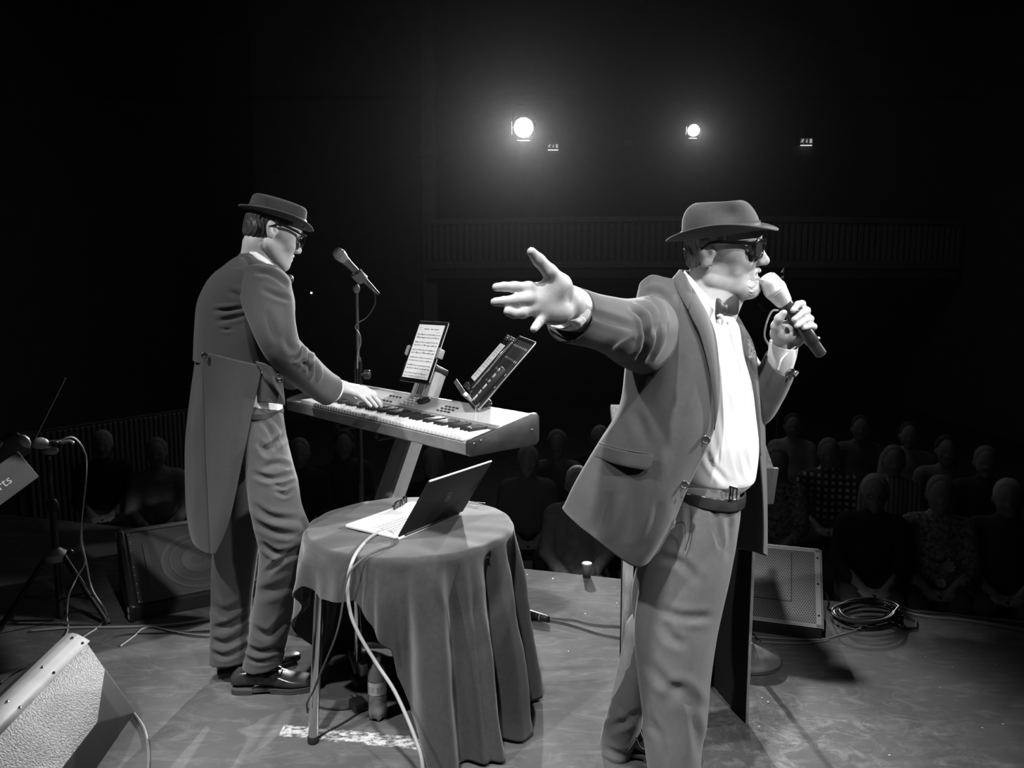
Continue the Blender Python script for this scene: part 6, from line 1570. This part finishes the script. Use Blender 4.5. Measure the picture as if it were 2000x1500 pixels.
# tailcoat: bodice, collar, two tails, front points, sleeves
bod = pxtube([(481, 494, 545, 520, 2.725, .062), (462, 508, 556, 535, 2.72, .095), (436, 530, 566, 556, 2.71, .125), (408, 556, 571, 580, 2.70, .145), (392, 590, 572, 610, 2.70, .152), (387, 640, 568, 650, 2.70, .155), (385, 680, 556, 690, 2.70, .15), (384, 700, 551, 718, 2.70, .146)], 100, 120, False, False)
bod = fold(bod, [([(418, 606), (445, 606), (478, 600)], 4, .009), ([(424, 628), (450, 622), (480, 614)], 4, .006), ([(450, 568), (468, 580), (476, 600)], 5, .010), ([(432, 642), (442, 644), (452, 642)], 3, .005), ([(500, 530), (530, 532), (560, 556)], 5, .008)])
coat = put('tailcoat', bod, M_tail, player, 'all'); mod_solid(coat, .004, 0)
pcl_i = [at(541, 528, 2.655), at(515, 508, 2.645), at(494, 496, 2.65), at(477, 489, 2.71), at(490, 494, 2.80), at(530, 515, 2.83), at(556, 538, 2.77)]
pcl_o = [at(548, 550, 2.62), at(510, 530, 2.595), at(480, 514, 2.61), at(460, 506, 2.71), at(480, 512, 2.85), at(535, 530, 2.88), at(568, 560, 2.78)]
collar(None, pcl_i, pcl_o, 'coat_collar', M_tail, coat)
tlR = patch([[(397, 688, 2.556), (425, 694, 2.545), (465, 704, 2.538), (513, 714, 2.556)], [(399, 740, 2.558), (428, 745, 2.545), (466, 752, 2.537), (504, 756, 2.554)], [(401, 790, 2.564), (430, 795, 2.546), (466, 798, 2.537), (495, 796, 2.553)], [(402, 850, 2.560), (428, 853, 2.542), (460, 853, 2.535), (484, 850, 2.548)],
             [(404, 905, 2.556), (424, 908, 2.540), (450, 908, 2.535), (473, 903, 2.545)], [(407, 960, 2.554), (424, 962, 2.540), (442, 964, 2.537), (461, 962, 2.545)], [(409, 1010, 2.552), (421, 1013, 2.542), (434, 1014, 2.540), (450, 1010, 2.546)], [(411, 1050, 2.55), (419, 1053, 2.545), (428, 1053, 2.545), (437, 1048, 2.548)], [(412, 1083, 2.55), (416, 1083, 2.548), (421, 1080, 2.548), (425, 1074, 2.55)]], 60, 120)
tlR = fold(tlR, [([(445, 720), (440, 800), (436, 900)], 9, .006), ([(472, 730), (462, 810), (450, 900)], 8, .006), ([(492, 712), (500, 722), (514, 728)], 4, .004)])
o = put('coat_tail', tlR, M_tail, coat, 'all'); mod_solid(o, .004, 0)
tlL = patch([[(404, 688, 2.566), (396, 690, 2.572), (387, 694, 2.63), (383, 698, 2.73)], [(404, 745, 2.570), (394, 748, 2.576), (380, 755, 2.63), (374, 760, 2.72)], [(405, 840, 2.574), (392, 842, 2.578), (374, 845, 2.61), (364, 846, 2.71)], [(407, 905, 2.570), (392, 906, 2.572), (373, 906, 2.61), (362, 906, 2.71)], [(410, 990, 2.568), (394, 990, 2.570), (374, 990, 2.60), (364, 988, 2.70)], [(413, 1045, 2.566), (398, 1048, 2.568), (380, 1046, 2.60), (371, 1040, 2.68)], [(414, 1082, 2.566), (404, 1080, 2.568), (392, 1074, 2.59), (378, 1062, 2.66)]], 50, 110)
o = put('coat_tail', tlL, M_tail, coat, 'all'); mod_solid(o, .004, 0)
fpt = patch([[(500, 706, 2.545), (520, 712, 2.53), (548, 728, 2.575)], [(510, 722, 2.545), (530, 732, 2.54), (552, 752, 2.585)], [(518, 740, 2.55), (535, 752, 2.55), (555, 774, 2.59)], [(540, 762, 2.57), (548, 772, 2.575), (556, 792, 2.59)]], 30, 30)
o = put('coat_front', fpt, M_tail, coat, 'all'); mod_solid(o, .004, 0)
vst = patch([[(494, 728, 2.575), (520, 730, 2.558), (552, 742, 2.60)], [(496, 758, 2.575), (522, 762, 2.560), (554, 768, 2.605)], [(498, 786, 2.577), (522, 786, 2.563), (553, 790, 2.61)]], 30, 24)
o = put('waistcoat', vst, mat('waistcoat_dark', .045, .8), player, 'all'); mod_solid(o, .003, 0)
buttons(coat, [at(399, 694, 2.538), at(386, 699, 2.64), at(545, 736, 2.555), at(547, 741, 2.56)], .0105)
psl = pxtube([(466, 552, 566, 545, 2.650, .090), (470, 590, 572, 588, 2.600, .088), (490, 635, 575, 630, 2.570, .080), (512, 678, 583, 668, 2.575, .072), (534, 708, 600, 688, 2.605, .066), (556, 730, 620, 705, 2.655, .062), (580, 752, 638, 722, 2.730, .058), (604, 772, 652, 732, 2.80, .052), (625, 786, 663, 738, 2.855, .050)], 80, 130, True, False)
psl = fold(psl, [([(498, 533), (528, 536), (562, 560)], 5, .010), ([(512, 565), (540, 578), (566, 586)], 5, .008), ([(570, 702), (582, 696), (592, 676)], 4, .014), ([(585, 705), (600, 712), (605, 728)], 4, .012), ([(604, 685), (600, 705), (590, 720)], 4, .012), ([(520, 605), (530, 640), (545, 670)], 9, .006), ([(615, 712), (618, 730), (612, 745)], 4, .008), ([(556, 640), (560, 670), (575, 690)], 6, .006)])
o = put('sleeve', psl, M_tail, coat, 'all'); mod_solid(o, .003, 0)
for k in range(4): buttons(o, [at(614 + 6.5 * k, 764 + 3.8 * k, 2.775 + .012 * k)], .0065)
pll = pxtube([(470, 560, 545, 565, 2.86, .085), (490, 640, 560, 640, 2.96, .075), (510, 700, 575, 690, 3.06, .066), (535, 735, 590, 715, 3.18, .055), (550, 748, 598, 728, 3.26, .05)], 50, 60, True, False)
o2 = put('sleeve', pll, M_tail, coat, 'all'); mod_solid(o2, .003, 0)
pcf = pxtube([(628, 780, 660, 742, 2.862, .044), (634, 781, 665, 744, 2.880, .043)], 50, 8, False, False)
o = put('shirt_cuff', pcf, M_shirt, psh, 'all'); mod_solid(o, .002, 0)
# ------------------------------------------------------------------ seated listeners in the dark
def pattern_mat(name, kind, a, b, s):
    m = bpy.data.materials.new(name); m.use_nodes = True; nt = m.node_tree; p = nt.nodes['Principled BSDF']; p.inputs['Roughness'].default_value = .9
    t = nt.nodes.new('ShaderNodeTexCoord'); sp = nt.nodes.new('ShaderNodeSeparateXYZ'); nt.links.new(t.outputs['Object'], sp.inputs[0])
    fx = mth(nt, 'GREATER_THAN', mth(nt, 'FRACT', mth(nt, 'MULTIPLY', sp.outputs[0], s)), .5)
    fz = mth(nt, 'GREATER_THAN', mth(nt, 'FRACT', mth(nt, 'MULTIPLY', sp.outputs[2], s)), .5)
    k = mth(nt, 'MULTIPLY', fx, fz) if kind == 'check' else fx
    r = node(nt, 'ShaderNodeMapRange', **{'To Min': a, 'To Max': b}); nt.links.new(k, r.inputs['Value']); nt.links.new(r.outputs['Result'], p.inputs['Base Color'])
    return m
CL = {'white': mat('cloth_white', .5, .9), 'pale': mat('cloth_pale', .3, .9, noise=.2), 'grey': mat('cloth_grey', .2, .9), 'dark': mat('cloth_dark', .06, .9), 'black': mat('cloth_black', .03, .9),
      'check': pattern_mat('cloth_check', 'check', .10, .85, 18), 'stripe': pattern_mat('cloth_stripe', 'stripe', .18, .48, 30), 'speck': mat('cloth_speckled', .3, .9, noise=.9, nscale=40)}
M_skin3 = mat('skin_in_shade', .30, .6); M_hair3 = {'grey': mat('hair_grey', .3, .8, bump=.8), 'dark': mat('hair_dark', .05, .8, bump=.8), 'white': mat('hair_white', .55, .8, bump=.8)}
M_glint = mat('glasses_wire', .6, .1, 1.0)
def seated():
    b = Sdf()     # origin on the floor under the seat; faces -y
    b.el((0, -.02, 1.17), (.078, .098, .112), .02); b.el((0, -.075, 1.135), (.052, .045, .07), .03); b.rc((0, -.115, 1.16), (0, -.128, 1.135), .011, .014, .012)
    b.rc((0, -.10, 1.075), (0, -.10, 1.08), .028, .024, .03)
    for s in (-1, 1):
        b.el((s * .08, -.01, 1.15), (.012, .022, .034), .008); b.el((s * .032, -.118, 1.165), (.014, .010, .010), .01, sub=True)
        b.rc((s * .172, 0, .93), (s * .212, -.06, .68), .05, .042, .03); b.rc((s * .212, -.06, .68), (s * .07, -.30, .60), .040, .028, .02)
        b.el((s * .05, -.345, .59), (.035, .055, .022), .015)
        for k in range(4): b.chain([(s * (.03 + .018 * k), -.36, .595), (s * (.015 + .018 * k), -.405 + .006 * k, .59), (s * (.005 + .016 * k), -.43 + .006 * k, .575)], [.010, .009, .008], .003, .006)
        b.chain([(s * .03, -.32, .60), (s * .005, -.355, .605), (s * -.004, -.385, .60)], [.013, .011, .009], .004, .008)
        b.rc((s * .10, -.02, .52), (s * .12, -.46, .50), .085, .062, .05); b.rc((s * .12, -.46, .50), (s * .12, -.44, .10), .06, .04, .02); b.rc((s * .12, -.44, .06), (s * .13, -.58, .035), .04, .032, .02)
    b.rc((0, .02, .98), (0, -.01, 1.10), .055, .05, .03); b.el((0, .01, .82), (.15, .10, .19), .05); b.el((0, .0, .62), (.14, .11, .16), .05)
    bm_ = b.mesh(.011)
    sh = Sdf(); sh.el((0, .01, .83), (.172, .118, .205), .05); sh.el((0, -.01, .64), (.162, .130, .175), .05); sh.rc((-.145, .01, .955), (.145, .01, .955), .065, .065, .06); sh.rc((0, .02, .98), (0, .0, 1.03), .07, .062, .03)
    for s in (-1, 1): sh.rc((s * .172, 0, .93), (s * .212, -.06, .68), .068, .056, .03); sh.rc((s * .212, -.06, .68), (s * .13, -.22, .615), .054, .042, .02)
    shm_ = sh.mesh(.013)
    t = Sdf(); t.el((0, .0, .54), (.185, .15, .10), .05)
    for s in (-1, 1): t.rc((s * .10, -.02, .53), (s * .12, -.46, .51), .098, .076, .05); t.rc((s * .12, -.46, .51), (s * .12, -.44, .12), .074, .056, .02)
    trm = t.mesh(.014)
    h = Sdf(); h.el((0, .0, 1.195), (.086, .100, .104), 0)
    def cut(X, V): return np.maximum(V, np.maximum(-(X[..., 1] + .062) + .0 * X[..., 2], 1.115 - X[..., 2])).astype(np.float32)
    h.fn((-.15, -.15, 1.0), (.15, .15, 1.35), cut); hm2 = h.mesh(.010)
    hl_ = Sdf(); hl_.el((0, .0, 1.195), (.092, .104, .108), 0); hl_.el((0, .035, 1.06), (.095, .06, .12), .04); hl_.fn((-.15, -.15, .9), (.15, .15, 1.35), lambda X, V: np.maximum(V, np.where(X[..., 2] > 1.2, -(X[..., 1] + .06), -(X[..., 1] + .012))).astype(np.float32))
    sh2 = [xf(tube([(s * .12, -.40, .0), (s * .12, -.40, .0)], .01, 4), np.eye(4)) for s in ()]
    so = []
    for s in (-1, 1): so.append(ball((s * .125, -.52, .040), (.045, .12, .040), 12, 8))
    gl_ = join(*[tube([(s * .034 + .022 * math.cos(a), -.128, 1.165 + .016 * math.sin(a)) for a in np.linspace(0, 2 * PI, 13)], .0022, 5) for s in (-1, 1)], tube([(-.012, -.13, 1.168), (.012, -.13, 1.168)], .0022, 5))
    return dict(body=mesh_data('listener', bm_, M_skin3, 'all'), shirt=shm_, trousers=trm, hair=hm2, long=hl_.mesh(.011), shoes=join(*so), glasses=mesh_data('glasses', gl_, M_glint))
SE = seated()
cache = {}
def cloth_mesh(kind, mt):
    if (kind, mt.name) not in cache: cache[(kind, mt.name)] = mesh_data(kind, SE[kind], mt, 'all')
    return cache[(kind, mt.name)]
chair_proto = None
def chair_at(x, y, rz):
    global chair_proto
    if chair_proto is None:
        t = root('hall_chair', 'plain dark chair under a seated listener in the hall', 'chair', (x, y, HZ), 'chairs under the listeners')
        loc = lambda n, m: put(n, m, M_blackplastic, t, local=True)
        loc('seat', box((.44, .42, .04), (0, -.02, .435), .012)); loc('backrest', box((.43, .03, .30), (0, .22, .72), .01))
        for s in (-1, 1):
            loc('leg', tube([(s * .2, -.2, 0), (s * .19, -.19, .42)], .013, 8)); loc('leg', tube([(s * .2, .24, 0), (s * .19, .2, .42), (s * .19, .225, .86)], .013, 8))
        chair_proto = t; o = t
    else:
        o = copy_tree(chair_proto)
    o.location = (x, y, HZ); o.rotation_euler = (0, 0, rz); return o
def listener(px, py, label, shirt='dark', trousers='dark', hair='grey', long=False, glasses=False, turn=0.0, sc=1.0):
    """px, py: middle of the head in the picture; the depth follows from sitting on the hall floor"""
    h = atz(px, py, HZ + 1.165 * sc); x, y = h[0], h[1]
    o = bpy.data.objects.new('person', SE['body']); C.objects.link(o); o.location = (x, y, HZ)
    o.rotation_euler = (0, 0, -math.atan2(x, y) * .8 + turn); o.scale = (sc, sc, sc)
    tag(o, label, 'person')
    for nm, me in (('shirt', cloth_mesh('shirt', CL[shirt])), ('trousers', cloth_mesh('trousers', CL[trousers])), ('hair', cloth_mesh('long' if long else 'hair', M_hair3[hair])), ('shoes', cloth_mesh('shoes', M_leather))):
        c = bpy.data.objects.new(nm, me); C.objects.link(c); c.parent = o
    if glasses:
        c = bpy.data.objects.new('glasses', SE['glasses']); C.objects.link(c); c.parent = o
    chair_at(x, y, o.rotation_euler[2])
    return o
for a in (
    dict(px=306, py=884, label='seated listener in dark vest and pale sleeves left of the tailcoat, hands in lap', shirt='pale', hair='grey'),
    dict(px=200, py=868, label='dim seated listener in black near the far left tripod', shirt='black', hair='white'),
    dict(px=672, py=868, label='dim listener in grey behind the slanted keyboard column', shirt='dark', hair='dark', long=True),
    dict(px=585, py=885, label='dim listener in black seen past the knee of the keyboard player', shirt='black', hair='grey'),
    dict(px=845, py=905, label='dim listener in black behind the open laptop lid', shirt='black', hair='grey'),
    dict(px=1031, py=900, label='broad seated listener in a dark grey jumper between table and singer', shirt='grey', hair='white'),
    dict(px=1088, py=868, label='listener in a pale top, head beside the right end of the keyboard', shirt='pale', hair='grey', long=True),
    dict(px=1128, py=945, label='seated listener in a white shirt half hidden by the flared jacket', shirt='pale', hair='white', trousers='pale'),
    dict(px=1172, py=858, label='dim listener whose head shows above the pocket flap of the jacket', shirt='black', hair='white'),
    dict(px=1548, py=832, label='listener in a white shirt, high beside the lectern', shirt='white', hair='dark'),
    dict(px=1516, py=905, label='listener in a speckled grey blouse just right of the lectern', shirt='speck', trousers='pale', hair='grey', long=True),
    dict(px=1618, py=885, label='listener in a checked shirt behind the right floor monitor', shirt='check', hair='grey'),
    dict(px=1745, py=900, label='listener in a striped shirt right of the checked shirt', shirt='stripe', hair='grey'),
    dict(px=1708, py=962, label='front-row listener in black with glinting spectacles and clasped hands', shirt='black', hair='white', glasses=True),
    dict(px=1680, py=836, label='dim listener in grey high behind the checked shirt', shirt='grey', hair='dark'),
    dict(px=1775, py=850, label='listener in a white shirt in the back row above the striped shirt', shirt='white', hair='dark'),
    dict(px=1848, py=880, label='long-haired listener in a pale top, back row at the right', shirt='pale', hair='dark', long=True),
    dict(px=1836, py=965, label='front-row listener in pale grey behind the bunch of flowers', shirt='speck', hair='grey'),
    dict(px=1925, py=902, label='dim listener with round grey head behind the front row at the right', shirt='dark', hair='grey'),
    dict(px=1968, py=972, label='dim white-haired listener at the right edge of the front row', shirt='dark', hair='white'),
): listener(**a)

# bunch of flowers in front of the listeners at the right
fp = atz(1850, 1130, HZ + .62); fY = fp[1]
vz = HZ
fl_ = root('flower_bouquet', 'bunch of pale flowers in a dark vase in front of the listeners at the right', 'flowers', (fp[0], fp[1], vz))
put('vase', lathe([(.10, 0), (.11, .03), (.09, .2), (.12, .40), (.11, .42), (.09, .40)], 28, (fp[0], fp[1], vz), True, False), M_blackplastic, fl_)
rf = random.Random(5); M_petal = mat('pale_petal', .6, .8); M_leafm = mat('dark_leaf', .08, .6)
def petals(n, r):
    out = []
    for k in range(n):
        a = 2 * PI * k / n
        rows = [[(r * u * math.cos(a + w * (.5 + .5 * math.sin(PI * u)) * .5), r * u * math.sin(a + w * (.5 + .5 * math.sin(PI * u)) * .5), r * .5 * u * u) for w in (-.9, 0, .9)] for u in (.08, .4, .75, 1.0)]
        out.append(grid(np.array(rows)))
    return join(*out, ball((0, 0, .01), r * .22, 8, 5))
pm = mesh_data('flower', petals(8, .045), M_petal, 'all')
lfm = mesh_data('leaf', grid(np.array([[(u * .16, w * .028 * math.sin(PI * min(u + .08, 1)), .03 * math.sin(PI * u) - .06 * u * u) for w in (-1, 0, 1)] for u in np.linspace(0, 1, 7)])), M_leafm, 'all')
for k in range(18):
    a = rf.uniform(0, 2 * PI); r_ = rf.uniform(.0, .17); z = rf.uniform(.46, .74) - r_ * .5
    o = bpy.data.objects.new('flower', pm); C.objects.link(o); o.parent = fl_; o.location = (r_ * math.cos(a), r_ * math.sin(a), z); o.rotation_euler = (rf.uniform(.2, 1.0), rf.uniform(-.5, .5), rf.uniform(0, 6)); s = rf.uniform(.7, 1.3); o.scale = (s, s, s)
for k in range(24):
    a = rf.uniform(0, 2 * PI); o = bpy.data.objects.new('leaf', lfm); C.objects.link(o); o.parent = fl_; r_ = rf.uniform(.03, .12)
    o.location = (r_ * math.cos(a), r_ * math.sin(a), rf.uniform(.40, .68)); o.rotation_euler = (rf.uniform(-.4, .4), rf.uniform(-.6, .4), a)
put('stems', join(*[tube([(fp[0] + .03 * math.cos(k), fp[1] + .03 * math.sin(k), vz + .3), (fp[0] + .09 * math.cos(k), fp[1] + .09 * math.sin(k), vz + .52)], .004, 5) for k in range(8)]), M_leafm, fl_)

# added fill lamps that lift the dark hall and balcony, no real fittings
for nm, loc, pw, sz in (('light_hall_fill', (0.5, 8.5, 6.2), 12, 2.5), ('light_balcony_fill', (1.5, 12.6, 1.4), .5, 2.0)):
    d = bpy.data.lights.new(nm, 'AREA'); d.energy = pw; d.size = sz; o = bpy.data.objects.new(nm, d); C.objects.link(o); o.location = loc
